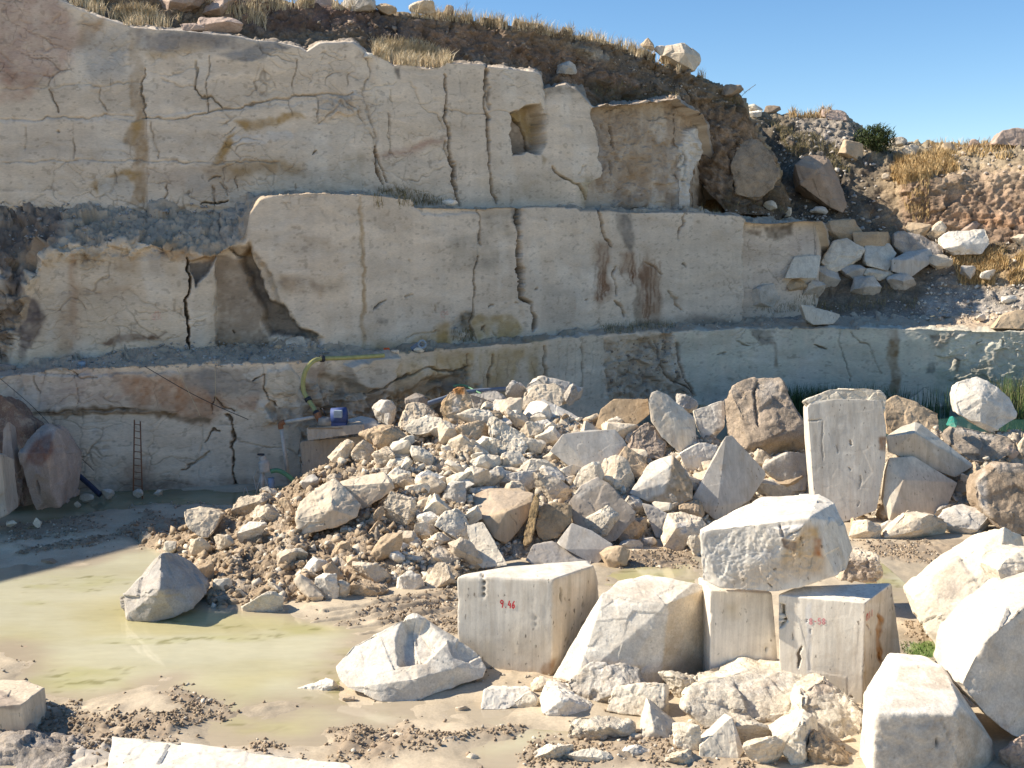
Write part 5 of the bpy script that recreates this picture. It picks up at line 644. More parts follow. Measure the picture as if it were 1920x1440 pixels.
R('big slab with a grey face and a rough sunlit left edge', 'grey', [(1031, 846, .2), (1055, 814, .6), (1105, 806, .95), (1154, 805, 1.1), (1172, 827, .95), (1180, 843, .85), (1152, 862, .45), (1098, 881, .05), (1084, 886, 0), (1058, 868, .05)], .8, 'sawn', name='stone_block', cat='stone block', cuts=1, feats=[('p', [(1031, 846), (1055, 814), (1100, 880), (1084, 886)], (.62, .54, .43), .85, 2)])  # left edge painted paler to stand for the sunlight on it
R('flat bright white slab near the top of the pile', 'white', [(974, 797, 0), (990, 780, .5), (1017, 747, 1.2), (1048, 762, 1.25), (1075, 776, 1.2), (1119, 805, .7), (1055, 806, .1), (1010, 800, 0)], .4, 'cut', name='rock_slab', cat='stone slab', cuts=0, dy=.3)
R('brown angular boulder on the ridge of the pile', (.36, .26, .16), [(1116, 802, .3), (1127, 767, .6), (1151, 748, .8), (1216, 748, .8), (1219, 776, .5), (1168, 818, 0), (1135, 806, .1)], .9, 'cut', dy=-.2)
R('pale peaked rock behind the brown angular boulder', 'cream', [(1120, 765, .1), (1142, 728, .5), (1168, 715, .7), (1193, 733, .7), (1197, 755, .3), (1150, 770, 0)], .9, 'rough', dy=1.1)
R('tall tapering slab with a rough lit edge on the ridge', 'pale', [(1216, 752, .5), (1221, 736, .8), (1232, 731, .9), (1250, 739, 1.0), (1303, 783, .9), (1307, 832, .5), (1274, 850, 0), (1240, 820, .1), (1222, 790, .3), (1266, 790, .35)], .8, 'cut', cuts=1, feats=[('p', [(1216, 740), (1234, 730), (1280, 850), (1222, 800)], (.60, .50, .38), .7, 4)])
R('rough brown slab face under the tall tapering slab', (.38, .30, .235), [(1171, 840, .2), (1180, 815, .4), (1215, 791, .8), (1240, 810, .7), (1262, 850, .3), (1250, 862, 0), (1200, 858, 0)], .5, 'dusty')
R('pale rounded boulder crowning the pile', 'cream', [(973, 766, .0), (987, 732, .4), (1002, 722, .5), (1040, 718, .5), (1055, 731, .4), (1055, 760, .1), (1010, 775, 0)], .9, 'rough', dy=.6)
R('white-topped wedge between the tapering slab and the brown boulder', 'white', [(1300, 770, .5), (1335, 758, .8), (1358, 750, .9), (1360, 800, .4), (1330, 832, 0), (1312, 815, .1), (1304, 790, .3)], .8, 'cut', feats=[('p', [(1318, 825), (1360, 795), (1362, 835), (1330, 838)], (.45, .32, .19), .8, 3)], dy=.5)
R('lower grey slab in front of the large slab face', 'grey', [(1043, 1018, .2), (1072, 980, .6), (1110, 995, .6), (1150, 1021, .4), (1148, 1030, .3), (1116, 1060, 0), (1060, 1030, 0)], .5, 'sawn', name='rock_slab', cat='stone slab')
R('flat dark slab lying low behind the 9.46 block', (.36, .33, .30), [(985, 1050, .1), (1000, 1022, .5), (1035, 1016, .7), (1110, 1048, .4), (1105, 1066, 0), (1010, 1066, 0)], .7, 'cut', name='rock_slab', cat='stone slab')
R('thin brown splinter of rock standing between two boulders', 'ochre', [(1001, 930, .5), (1012, 922, .5), (1008, 962, .3), (997, 1015, 0), (980, 1028, 0), (987, 985, .2)], .3, 'rough', name='broken_stone', cat='stone')
R('brown lumpy block beside the thin splinter', (.42, .31, .19), [(1012, 950, .4), (1040, 942, .5), (1074, 946, .5), (1072, 978, .3), (1045, 1010, 0), (1005, 1022, 0), (1004, 985, .1)], .6, 'rough')
R('cream rock with a pale scarred face at the foot of the pile', 'cream', [(1241, 1016, .1), (1247, 985, .3), (1254, 964, .5), (1280, 961, .6), (1323, 973, .5), (1326, 985, .4), (1302, 1010, .1), (1273, 1036, 0), (1244, 1026, 0), (1268, 990, -.05)], .8, 'rough', cuts=2, feats=[('p', [(1275, 985), (1290, 975), (1290, 1000), (1275, 1005)], (.68, .62, .55), .7, 4)])
R('slim shaded slab leaning beside the scarred cream rock', 'grey', [(1203, 942, .5), (1225, 948, .6), (1252, 963, .4), (1242, 1012, 0), (1230, 1008, .0), (1216, 975, .3)], .4, 'cut', name='rock_slab', cat='stone slab')
R('long smooth beam of stone sloping down to the right', 'pale', [(1662, 818, .1), (1690, 800, .5), (1716, 791, .7), (1728, 795, .7), (1824, 870, .4), (1822, 876, .3), (1792, 896, 0), (1722, 858, 0), (1665, 848, -.1), (1715, 812, .0)], .7, 'sawn', name='rock_slab', cat='stone slab', cuts=0, dy=-.5, feats=[('p', [(1662, 825), (1715, 810), (1822, 875), (1792, 898), (1665, 850)], (.55, .45, .33), .8, 3)])
R('pale block with a lit left edge under the stone beam', 'pale', [(1655, 941, .2), (1662, 880, .5), (1668, 858, .7), (1713, 855, .8), (1795, 905, .7), (1790, 918, .6), (1774, 955, .3), (1740, 985, .1), (1666, 983, 0), (1672, 960, -.1), (1694, 900, .2)], .8, 'sawn', name='stone_block', cat='stone block', cuts=1, feats=[('p', [(1695, 870), (1800, 905), (1775, 990), (1672, 990)], (.58, .47, .36), .6, 8)])
R('tan boulder right of the upright slab', 'tan', [(1657, 757, .6), (1668, 748, .7), (1683, 740, .8), (1700, 752, .7), (1765, 778, .6), (1768, 790, .5), (1764, 816, .1), (1740, 830, 0), (1664, 815, 0)], .9, 'rough', dy=.3, feats=[('p', [(1657, 770), (1690, 775), (1690, 815), (1660, 815)], (.22, .16, .10), .6, 8)])
R('cream pointed slab behind the tan boulder', 'cream', [(1704, 750, .3), (1733, 727, .6), (1744, 735, .7), (1792, 790, .4), (1768, 802, 0), (1740, 780, 0)], .6, 'cut', dy=.6)
R('white many-sided boulder high on the right end of the pile', 'white', [(1789, 735, .5), (1797, 715, .7), (1832, 706, .9), (1850, 714, .8), (1894, 746, .7), (1907, 775, .4), (1905, 783, .3), (1862, 813, 0), (1838, 802, -.05), (1795, 775, .2), (1840, 745, .1)], 1.0, 'rough', cuts=2, amp=.02)
R('brown cratered rock at the right edge of the pile', 'brown', [(1830, 930, .4), (1832, 905, .6), (1842, 884, .8), (1868, 867, .9), (1920, 871, .9), (1990, 880, .8), (2000, 990, .1), (1900, 1010, 0), (1862, 990, 0), (1838, 955, .2)], 1.0, 'dusty', feats=[('p', [(1830, 900), (1845, 880), (1850, 950), (1862, 985), (1840, 960)], (.62, .55, .47), .7, 5), ('p', [(1860, 868), (1925, 868), (1925, 885), (1870, 885)], (.6, .5, .4), .7, 5)])
R('dark flat layered rock below the many-sided boulder', (.34, .28, .22), [(1765, 815, .6), (1790, 795, .9), (1850, 808, .9), (1905, 824, .8), (1902, 848, .4), (1856, 876, 0), (1810, 864, 0), (1780, 840, .2)], .9, 'dusty', feats=[('p', [(1780, 800), (1870, 815), (1860, 825), (1790, 812)], (.6, .52, .43), .7, 4)])
for a in [('grey-white stone tucked left of the upright slab', 'grey', 1436, 853, 1524, 924, 'rough'), ('low shaded stone between the grey block and the upright slab', 'grey', 1410, 900, 1488, 944, 'rough'), ('pale rounded boulder in front of the pale lit-edged block', 'cream', 1664, 957, 1776, 1022, 'rough'), ('grey-brown boulder right of the pale rounded boulder', 'grey', 1758, 948, 1858, 1012, 'rough'), ('small pale stone at the foot of the upright slab', 'cream', 1594, 978, 1650, 1020, 'rough'), ('shaded block under the right end of the stone beam', 'tan', 1786, 868, 1842, 936, 'rough'), ('pale stone at the right edge below the brown rock', 'cream', 1903, 822, 1960, 876, 'rough'), ('white stone at the right edge of the pile crest', 'white', 1903, 740, 1960, 792, 'rough'), ('pinkish stone between the layered rock and the right edge', 'pink', 1884, 838, 1912, 864, 'rough'), ('white stone beside the scarred cream rock', 'pale', 1290, 1002, 1318, 1050, 'rough'), ('tan chip in front of the lower grey slab', 'tan', 1126, 1026, 1178, 1070, 'cut'), ('cream boulder below the big grey-faced slab', 'cream', 1120, 856, 1186, 928, 'rough'), ('long pale slab sloping up beside the large slab face', 'pale', 1068, 866, 1128, 928, 'rough'), ('grey-white stone left of the peaked rock', 'pale', 1070, 742, 1120, 786, 'rough'), ('round cream stone under the brown angular boulder', 'cream', 1096, 776, 1126, 800, 'rough'), ('brown shaded stone above the scarred cream rock', 'tan', 1270, 938, 1320, 975, 'rough'), ('brown shaded stone at the lower right of the large slab face', 'tan', 1152, 972, 1206, 1028, 'rough'), ('small stone under the curved white rock', 'grey', 1160, 930, 1210, 965, 'rough'), ('flat grey chip at the mud edge below the slim slab', 'grey', 1163, 1014, 1204, 1036, 'rough'), ('grey chip right of the flat chip at the mud edge', 'grey', 1204, 1008, 1232, 1030, 'rough'), ('tiny white stone between the brown boulder and the slab top', 'white', 1470, 744, 1490, 760, 'rough'), ('brown stone wedged right of the thin splinter', 'brown', 1160, 1000, 1184, 1030, 'rough')]:
    S(a[0], a[1], *a[2:6], style=a[6], rot=0 if 'sloping' not in a[0] else 40)
# ---------------- left half of the rubble pile
R('large cream boulder with a peaked top on the left slope', 'cream', [(556, 953, .3), (567, 935, .5), (600, 912, .8), (624, 896, 1.0), (634, 905, .9), (646, 924, .7), (675, 947, .6), (669, 970, .3), (630, 988, .05), (563, 1004, 0), (556, 975, .1), (620, 955, .0)], .9, 'cut', amp=.028, cuts=2, feats=[('p', [(600, 975), (630, 950), (650, 925), (680, 950), (665, 975), (570, 1010)], (.60, .46, .32), .7, 4)])
R('flat-topped cream block behind the peaked cream boulder', 'cream', [(634, 904, .4), (680, 892, .7), (720, 884, .8), (735, 898, .6), (741, 916, .3), (716, 935, .1), (678, 956, 0), (660, 935, .1), (640, 912, .2), (732, 905, .2)], .6, 'cut', feats=[('p', [(655, 930), (738, 905), (742, 920), (680, 960)], (.56, .43, .30), .7, 4)])
R('cream boulder at the far left tip of the pile', 'cream', [(344, 956, .4), (369, 951, .5), (400, 957, .5), (418, 964, .4), (404, 990, .2), (391, 1010, 0), (370, 1005, 0), (350, 988, .1)], .7, 'rough')
R('big flat slab half in shadow low on the pile', 'pale', [(876, 985, .9), (905, 978, 1.0), (926, 1012, .6), (952, 1060, 0), (905, 1066, 0), (880, 1045, .2)], .3, 'cut', name='rock_slab', cat='stone slab', Y=29.3)
R('white-grey angular rock beside the soil-topped tan block', 'pale', [(820, 975, .3), (835, 960, .5), (856, 953, .6), (872, 965, .6), (889, 1008, .3), (886, 1018, .2), (874, 1022, 0), (850, 1005, 0), (815, 985, .1)], .7, 'rough', cuts=3)
R('brown and white rock with an orange tip on the ridge', 'tan', [(823, 755, .3), (840, 738, .5), (856, 725, .6), (870, 727, .6), (884, 745, .5), (886, 780, .2), (860, 801, 0), (830, 790, .1)], .7, 'dusty', dy=.2, feats=[('p', [(846, 724), (872, 724), (874, 740), (850, 740)], (.42, .19, .06), .9, 3), ('p', [(825, 745), (840, 742), (838, 790), (826, 785)], (.35, .24, .13), .7, 4), ('p', [(850, 745), (865, 748), (862, 770), (850, 770)], (.62, .58, .52), .7, 3)])
R('rough cream peak-shaped rock on the left of the ridge', 'cream', [(745, 802, .1), (752, 778, .4), (765, 757, .6), (795, 757, .7), (824, 780, .5), (812, 795, .2), (780, 806, 0)], .8, 'dusty', dy=.3)
R('long pale rock below the peak-shaped rock', 'pale', [(750, 806, .1), (770, 790, .4), (800, 780, .5), (828, 784, .4), (832, 800, .2), (800, 815, 0), (765, 815, 0)], .5, 'rough', dy=-.2)
R('big slanted rough slab left of the white flat slab', 'pale', [(913, 790, .7), (922, 780, .8), (955, 800, .7), (988, 815, .6), (990, 840, .3), (965, 862, 0), (930, 858, 0), (920, 820, .4)], .5, 'dusty', name='rock_slab', cat='stone slab')
for a in [('long muddy stone on the left flank of the pile', 'cream', 434, 926, 510, 968, 'dusty', 22), ('soil-crusted cream stone below the long muddy stone', 'cream', 470, 950, 534, 992, 'dusty', 0), ('thin upright stone left of the peaked cream boulder', 'tan', 524, 934, 556, 978, 'rough', -50), ('cream angular stone at the lower left tip', 'cream', 356, 1007, 397, 1042, 'rough', 0), ('white-topped stone right of the lower left tip', 'cream', 403, 1003, 438, 1033, 'rough', 0), ('pale flat stone at the pool edge on the far left', 'pale', 307, 1015, 330, 1040, 'rough', 0), ('tan elongated stone above the grey pointed boulder', 'tan', 360, 1058, 400, 1098, 'rough', 35), ('small white stone in the dark soil at the base', 'pale', 400, 1086, 434, 1109, 'rough', 0), ('grey-white stone at the front edge of the pile by the pool', 'pale', 456, 1108, 526, 1154, 'rough', 0), ('cream thin stone leaning at the front edge', 'cream', 552, 1080, 604, 1134, 'cut', -40), ('white upright stone at the front edge of the pile', 'white', 592, 1078, 634, 1128, 'rough', 0), ('small square stone between the white stone and the oval stone', 'cream', 629, 1088, 657, 1125, 'rough', 0), ('oval soil-topped stone at the front edge', 'tan', 655, 1086, 727, 1124, 'dusty', 0), ('tan pointed stone lying above the oval stone', 'cream', 665, 1055, 730, 1094, 'rough', -20), ('white rounded stone above the cream thin stone', 'white', 568, 1046, 613, 1080, 'rough', 35), ('brown stone above the white upright stone', 'tan', 606, 1056, 642, 1094, 'rough', -35), ('tan slab-like stone standing in the soil', 'tan', 697, 1002, 752, 1058, 'rough', 40), ('white chips of stone in the soil of the left slope', 'white', 446, 980, 497, 1018, 'rough', 30), ('pale pointed stone near the front of the slope', 'cream', 809, 1024, 862, 1064, 'rough', 0), ('cream block beside the half-shadowed slab', 'cream', 843, 1012, 900, 1068, 'rough', -30), ('white angular stone lying on mud left of the 9.46 block', 'white', 745, 1071, 795, 1112, 'rough', 0), ('rough layered lump left of the 9.46 block', 'cream', 800, 1058, 858, 1114, 'dusty', 0), ('white cracked stone in the centre of the left slope', 'pale', 794, 926, 848, 976, 'rough', 0), ('tan wedge above the cracked white stone', 'cream', 788, 894, 839, 934, 'rough', 0), ('grey stone right of the tan wedge', 'grey', 832, 904, 871, 948, 'rough', 0), ('soil-crusted broken slab in the slope', 'cream', 716, 922, 778, 990, 'dusty', 0), ('bright white stone on the slope left of the angular rock', 'white', 783, 960, 824, 990, 'rough', 0), ('cream stone above the upper pile tip of soil', 'cream', 616, 826, 661, 872, 'rough', 25), ('grey stone at the upper left soil edge', 'grey', 564, 890, 596, 918, 'rough', 0), ('pale rounded stone below the orange-tipped rock', 'pale', 852, 768, 921, 803, 'rough', 10), ('cream stone under the long pale rock', 'cream', 822, 790, 866, 834, 'rough', 0), ('brown broken stone left of the slanted slab', 'tan', 856, 790, 918, 838, 'dusty', 0), ('white stone below the brown broken stone', 'pale', 888, 820, 930, 862, 'rough', 0), ('cream stone left of the white stone in the upper slope', 'cream', 842, 816, 890, 854, 'rough', 0), ('pale stone with clean top in the middle slope', 'pale', 897, 852, 940, 884, 'rough', 0), ('rounded white stone in the middle of the pile', 'pale', 940, 848, 988, 886, 'rough', 0), ('wide white stone under the big grey-faced slab', 'pale', 972, 862, 1048, 902, 'rough', 0), ('grey-white stone above the tan soil-topped block', 'grey', 945, 884, 1012, 920, 'rough', 0), ('tan broken stone right of the soil-topped block', 'cream', 1003, 888, 1070, 946, 'rough', -35), ('small cream stone left of the rough sunlit edge', 'cream', 1018, 846, 1048, 870, 'rough', 0), ('cream stone below the white flat slab', 'pale', 964, 822, 1020, 856, 'rough', 0), ('white-grey stone at the lower edge of the flat slab', 'pale', 1002, 800, 1054, 838, 'rough', 0), ('cream rounded stone under the left end of the flat slab', 'cream', 974, 792, 1020, 830, 'rough', 0), ('brown-shaded stone left of the crowning boulder', 'cream', 934, 748, 978, 790, 'rough', 0), ('cream stone on the ridge behind the long rock', 'pale', 912, 752, 944, 775, 'rough', 0), ('flat tan stone on the ridge right of the orange-tipped rock', 'tan', 888, 770, 940, 800, 'dusty', 0), ('grey stone beside the soil lump in the centre', 'grey', 930, 880, 960, 910, 'rough', 0), ('white sharp stone above the soil-topped block', 'white', 870, 880, 912, 920, 'rough', 30), ('cream stone on the upper left slope by the soil edge', 'cream', 660, 826, 704, 868, 'dusty', 0), ('muddy boulder-sized lump on the upper left slope', 'tan', 680, 800, 760, 850, 'dusty', 0), ('pale small stone in the soil near the peaked boulder', 'pale', 745, 858, 770, 892, 'rough', 50), ('cream chunk in the soil above the flat-topped block', 'cream', 700, 840, 745, 880, 'dusty', 0), ('thin tan slab lying on the lower slope', 'cream', 800, 1000, 846, 1026, 'rough', 20), ('tan stone between the flat slab and the soil-topped block', 'tan', 880, 1040, 906, 1064, 'rough', 0), ('soil-covered stone right of the peaked boulder', 'tan', 690, 950, 722, 985, 'dusty', 30)]:
    S(a[0], a[1], *a[2:6], style=a[6], rot=a[7])
# ---------------- stones on the hillside and along the skyline
def H(label, tone, pts, Y, T=1.4, style='rough', **kw):
    if Y > 50: q = max(pts, key=lambda t: t[1]); Y = land_Y(q[0], q[1], Y) - .5
    return R(label, tone, pts, T, style, Y=Y, **kw)
H('tall brown boulder on the shaded hillside', (.36, .265, .19), [(1490, 308, 0), (1508, 294, .6), (1525, 290, 1.0), (1559, 297, 1.0), (1574, 330, .6), (1588, 388, 0), (1581, 400, -.2), (1548, 384, -.2), (1500, 345, -.3), (1530, 320, -.4)], 63.0, 2.5)
H('rough brown rock spur below the soil bank', (.34, .26, .18), [(1390, 262, .5), (1402, 256, .6), (1426, 259, .6), (1450, 300, .3), (1462, 330, 0), (1452, 352, -.2), (1417, 377, -.4), (1380, 362, -.5), (1370, 310, -.4)], 62.0, 2.5, 'dusty')
H('squared pale block on the skyline of the hillside', 'pink', [(1541, 216, 0), (1542, 205, .4), (1587, 208, .5), (1589, 226, 0), (1560, 226, -.1)], 73.5, 1.4)
H('pinkish boulder on the skyline at the right edge', 'pink', [(1862, 270, 0), (1880, 243, .4), (1905, 239, .5), (1930, 243, .5), (1930, 275, 0)], 72.0, 1.5)
H('big pale boulder on top of the shaded heap', 'pale', [(1539, 494, .3), (1563, 452, .8), (1588, 447, 1.0), (1621, 466, .9), (1618, 488, .4), (1570, 510, 0), (1550, 504, 0)], 59.8, 1.4)
H('squared pale block lying in shade on the heap', 'pale', [(1621, 460, 1.0), (1668, 455, 1.2), (1682, 474, .8), (1665, 508, 0), (1625, 498, 0), (1622, 490, 0)], 60.5, 1.5, 'cut')
H('pale block at the left end of the shaded heap', 'pale', [(1472, 522, 0), (1480, 500, .3), (1490, 480, .6), (1541, 478, .8), (1532, 522, 0)], 59.8, 1.3, 'cut')
H('large rough-topped rock on the right of the shaded heap', (.42, .36, .30), [(1676, 462, .4), (1677, 438, .7), (1690, 432, .9), (1730, 443, .9), (1768, 462, .7), (1770, 488, 0), (1710, 488, 0)], 61.5, 1.5, 'dusty')
H('flat-topped dark block at the heap foot', 'grey', [(1672, 486, 0), (1700, 472, .8), (1745, 466, 1.0), (1750, 490, .5), (1708, 521, -.1), (1672, 508, -.1), (1700, 488, -.2)], 60.3, 1.3, 'cut')
H('white lit boulder at the shadow edge on the hillside', 'white', [(1767, 442, .5), (1781, 433, .7), (1800, 445, .3), (1806, 434, .6), (1847, 429, .7), (1858, 455, .3), (1840, 477, 0), (1790, 479, 0), (1771, 466, 0), (1800, 460, -.2)], 60.5, 1.3, cuts=1)
H('wedge of pale rock alone on the right ledge', 'pale', [(1501, 571, .3), (1522, 574, .4), (1577, 590, .3), (1563, 608, 0), (1526, 610, 0), (1512, 600, .1)], 57.8, 1.0, 'cut')
H('tan angular rock at the right edge of the ledge', 'tan', [(1862, 616, 0), (1880, 590, .4), (1905, 581, .6), (1950, 585, .6), (1960, 618, 0)], 56.0, 1.2)
for a in [('grey stone under the big pale boulder of the heap', 'grey', 1528, 500, 1574, 544, 59.3), ('flat grey stone leaning in the shaded heap', 'grey', 1574, 496, 1630, 530, 59.3), ('pale flat stone in front of the squared shaded block', 'pale', 1620, 503, 1674, 528, 59.6), ('pale boulder at the foot of the wall below the heap', 'grey', 1398, 535, 1460, 580, 57.6), ('cylinder-like cream rock beside the lit white boulder', 'cream', 1738, 416, 1774, 448, 61.5), ('small tan stone under the left block of the heap', 'tan', 1472, 524, 1512, 546, 59.0), ('tan stone behind the heap beside the wall end', 'tan', 1545, 414, 1622, 462, 61.5), ('small white stone on the sunlit gravel slope', 'white', 1832, 590, 1848, 602, 57.5), ('pale flat stone on the sunlit gravel', 'white', 1878, 554, 1906, 568, 59.0), ('flat pale rock on the hillside under the brown boulder', 'grey', 1520, 388, 1552, 402, 64.0), ('pale stone on the upper ledge left of the brown boulder', 'pale', 1432, 376, 1456, 394, 61.0), ('second pale stone on the upper ledge by the wall end', 'cream', 1462, 388, 1484, 408, 61.0), ('cream boulder beside the skyline shrub', 'cream', 1692, 272, 1722, 296, 70.5), ('dark topped stone on the grassy crest', 'tan', 1764, 268, 1794, 288, 70.5), ('small cream stone on the grass left of the red bank', 'cream', 1654, 325, 1668, 338, 66.5), ('pinkish stone on the right crest', 'pink', 1816, 262, 1842, 282, 72.0), ('pale stone at the left of the right crest', 'cream', 1666, 258, 1700, 276, 74.5), ('pale rock at the hillside top left end', 'pale', 1400, 196, 1430, 212, 72.5), ('dark rock on the hillside crest', 'brown', 1434, 198, 1464, 214, 73.0), ('white flat rock on the hillside crest', 'white', 1402, 208, 1428, 220, 72.0), ('brown boulder on the hillside below the shrub', 'tan', 1574, 264, 1616, 302, 68.5), ('pale stone under the red bank at the right edge', 'cream', 1895, 440, 1930, 464, 62.5), ('pink flat rock above the lit white boulder', 'pink', 1802, 416, 1838, 436, 62.5), ('pale stone in orange grass below the lit boulder', 'grey', 1800, 500, 1828, 526, 60.5), ('white stone in the orange grass at right', 'white', 1838, 505, 1866, 528, 60.5),
          ('grey block low in the middle of the shaded heap', 'grey', 1596, 520, 1650, 556, 59.2), ('shaded tan rock at the back of the heap', 'tan', 1600, 436, 1668, 470, 62.5), ('grey stone at the front right foot of the heap', 'grey', 1664, 512, 1716, 544, 59.5), ('cream stone between the heap and the lit white boulder', 'cream', 1742, 478, 1784, 508, 60.0), ('grey squared stone at the left foot of the heap', 'grey', 1500, 528, 1546, 560, 58.8), ('shaded boulder behind the flat-topped dark block', 'tan', 1700, 418, 1744, 450, 63.0),
          ('pointed rock on the skyline of the soil bank', 'tan', 1202, 72, 1226, 96, 61.5), ('heap-like pale rock on the soil bank skyline', 'cream', 1240, 84, 1312, 132, 62.5), ('pale stone left of the heap-like skyline rock', 'grey', 1226, 86, 1246, 104, 61.8), ('cream rock on the left skyline', 'cream', 768, 2, 812, 26, 55.2), ('brown squared rock on the left skyline', 'tan', 704, 8, 742, 30, 54.6), ('large grey-brown rock at the top of the frame', 'grey', 640, -12, 706, 24, 54.2), ('pale rock at the top edge left of the large rock', 'pink', 572, -14, 642, 16, 53.6), ('small dark stone on the skyline grass', 'brown', 832, 10, 850, 30, 56.2), ('reddish slab below the top left grass', 'pink', 372, 34, 452, 62, 48.8), ('reddish boulder at the top left edge', 'pink', 300, -14, 378, 36, 50.5), ('dark red rock right of the top left grass', 'pink', 376, -10, 440, 38, 50.8), ('pinkish flat stone beside the reddish slab', 'pink', 340, 44, 382, 60, 48.2), ('small white rock at the corner of the upper ledge', 'white', 682, 98, 698, 110, 49.5), ('brown rock on the far right of the soil bank crest', 'brown', 1356, 160, 1394, 186, 62.8), ('pale slab in the soil of the bank', 'grey', 1046, 116, 1080, 140, 57.5)]:
    S(a[0], a[1], *a[2:6], Y=land_Y((a[2] + a[4]) / 2, a[5] - (a[5] - a[3]) * .12, a[6]) - .25, name='loose_stone', style='rough')
# ---------------- stones on the ledges, by the wall and the left corner
H('pale boulder fallen against the dark cleft on the ledge', 'cream', [(534, 640, .3), (552, 632, .5), (566, 630, .5), (578, 645, .3), (576, 652, 0), (540, 652, 0)], 43.0, .7)
for a in [('small tan stone left of the boulder by the cleft', 'tan', 514, 646, 528, 656, 42.6), ('rounded pinkish stone on the ledge at the left edge', 'pink', -10, 682, 28, 700, 41.0), ('pale chip on the ledge beside the yellow hose end', 'cream', 732, 656, 748, 664, 43.8), ('cream stone under the grey valve on the ledge', 'pale', 776, 652, 796, 662, 45.2), ('flat white stone on the upper ledge', 'white', 828, 374, 858, 386, 49.2), ('small white pebble at the foot of the far left boulders', 'pale', 12, 976, 32, 988, 33.5), ('small pointed pebble in the shade left', 'pale', 62, 972, 78, 990, 33.6), ('pale rubble stone by the foot of the ladder', 'grey', 250, 918, 268, 934, 38.4), ('pale stone at the base of the wall by the black pipe', 'grey', 190, 918, 215, 936, 38.2), ('stone left of the pipe foot by the wall', 'grey', 150, 926, 175, 942, 37.8), ('pale rounded stone near the leaning boulder', 'grey', 138, 940, 152, 952, 37.0), ('small grey stone right of the ladder foot', 'grey', 288, 918, 304, 930, 38.5)]:
    S(a[0], a[1], *a[2:6], Y=a[6], name='loose_stone')
H('tall leaning pinkish boulder against the left wall', (.42, .32, .26), [(62, 812, .8), (85, 792, 1.0), (105, 805, .9), (122, 850, .7), (124, 900, .5), (114, 935, .2), (112, 952, 0), (68, 958, 0), (60, 930, 0), (35, 850, .3), (88, 850, -.5), (95, 920, -.4)], 35.5, 1.8, amp=.03, feats=[('p', [(55, 825), (95, 812), (102, 845), (80, 872), (55, 870), (45, 880)], (.24, .12, .085), .85, 6), ('c', [(72, 905), (75, 930)], 6, .1, (.13, .11, .1)), ('p', [(30, 800), (85, 790), (90, 805), (40, 850), (30, 870)], (.26, .24, .22), .8, 6)])
H('dark red earth-stained rock behind the leaning boulder', (.22, .14, .105), [(-80, 735, .5), (0, 738, .5), (20, 760, .4), (62, 790, .3), (70, 850, 0), (60, 920, 0), (58, 950, -.2), (-80, 960, -.3)], 36.8, 1.5, 'dusty')
H('narrow pinkish rib of rock at the left edge', (.42, .32, .26), [(6, 805, .3), (16, 790, .3), (20, 850, .2), (30, 890, .1), (20, 895, 0), (4, 860, 0)], 35.6, .5, 'cut')
H('pale rock column cut off by the left edge', (.46, .38, .30), [(-60, 830, .2), (0, 850, 0), (6, 900, 0), (14, 965, -.1), (0, 972, -.1), (-60, 980, 0)], 33.4, 1.0, 'cut')
# shaded stones lying behind the pile
for a in [('blue-grey shaded rock behind the pump slab', 'grey', 700, 752, 742, 792, 38.6), ('shaded grey stone behind the left ridge', 'grey', 720, 776, 735, 800, 38.2), ('shaded pale boulder behind the crowning boulder', 'grey', 990, 708, 1088, 760, 41.5), ('shaded grey heap stone left of the crowning boulder', 'grey', 880, 735, 960, 770, 41.0), ('blue-shaded stone behind the middle ridge', 'grey', 950, 716, 984, 756, 41.8), ('shaded stone right behind the crowning boulder', 'grey', 1058, 722, 1084, 760, 41.2), ('shaded dark slab behind the peak-shaped rock', 'dark', 762, 738, 802, 772, 40.0), ('greenish shaded stone at the pond edge', 'grey', 1270, 740, 1310, 775, 41.8)]:
    S(a[0], a[1], *a[2:6], Y=a[6], name='loose_stone')
# ---------------- fillers: smaller rubble scattered over the pile
def inpoly(x, y, poly): return poly_sd(np.array([x]), np.array([y]), poly)[0] > 0
def scatter(poly, n, smin, smax, label, group, tones, style, seed, name='rubble_stone'):
    r = random.Random(seed); xs_ = [p[0] for p in poly]; ys_ = [p[1] for p in poly]; k = 0
    while k < n:
        x, y = r.uniform(min(xs_), max(xs_)), r.uniform(min(ys_), max(ys_))
        if not inpoly(x, y, poly): continue
        sw = smin + (smax - smin) * r.random() ** 2; ht = sw * r.uniform(.5, .95)
        S(label, r.choice(tones), x - sw / 2, y - ht, x + sw / 2, y, style=r.choice(style), rot=r.choice((0, 0, 30, -30)), name=name, group=group, thick=1.0, sink=.34 if seed == 1 else .2); k += 1
scatter([(340, 1000), (430, 950), (560, 905), (700, 835), (760, 850), (740, 1000), (640, 1110), (400, 1125), (330, 1060)], 46, 14, 40, 'small loose stone bedded in the brown soil of the left slope', 'small stones in the soil of the left slope', ['cream', 'tan', 'pale', 'tan'], ['rough', 'dusty'], 1)
scatter([(740, 850), (850, 780), (1000, 780), (1070, 850), (1060, 930), (900, 960), (860, 1040), (740, 1080)], 105, 18, 58, 'small pale stone jammed between larger ones in the middle slope', 'small stones of the middle slope', ['pale', 'cream', 'white', 'pale'], ['rough', 'rough', 'cut'], 2)
scatter([(1050, 780), (1200, 830), (1300, 900), (1500, 880), (1480, 950), (1300, 985), (1200, 1025), (1080, 1050), (1060, 900)], 58, 22, 70, 'small shaded stone in the gaps between the big blocks', 'small stones between the big blocks', ['pale', 'tan', 'cream', 'cream'], ['rough', 'cut'], 3)
scatter([(1640, 900), (1840, 930), (1850, 1010), (1600, 1015), (1660, 830)], 20, 20, 60, 'small stone at the foot of the right end of the pile', 'small stones at the right foot of the pile', ['grey', 'tan'], ['rough'], 4)
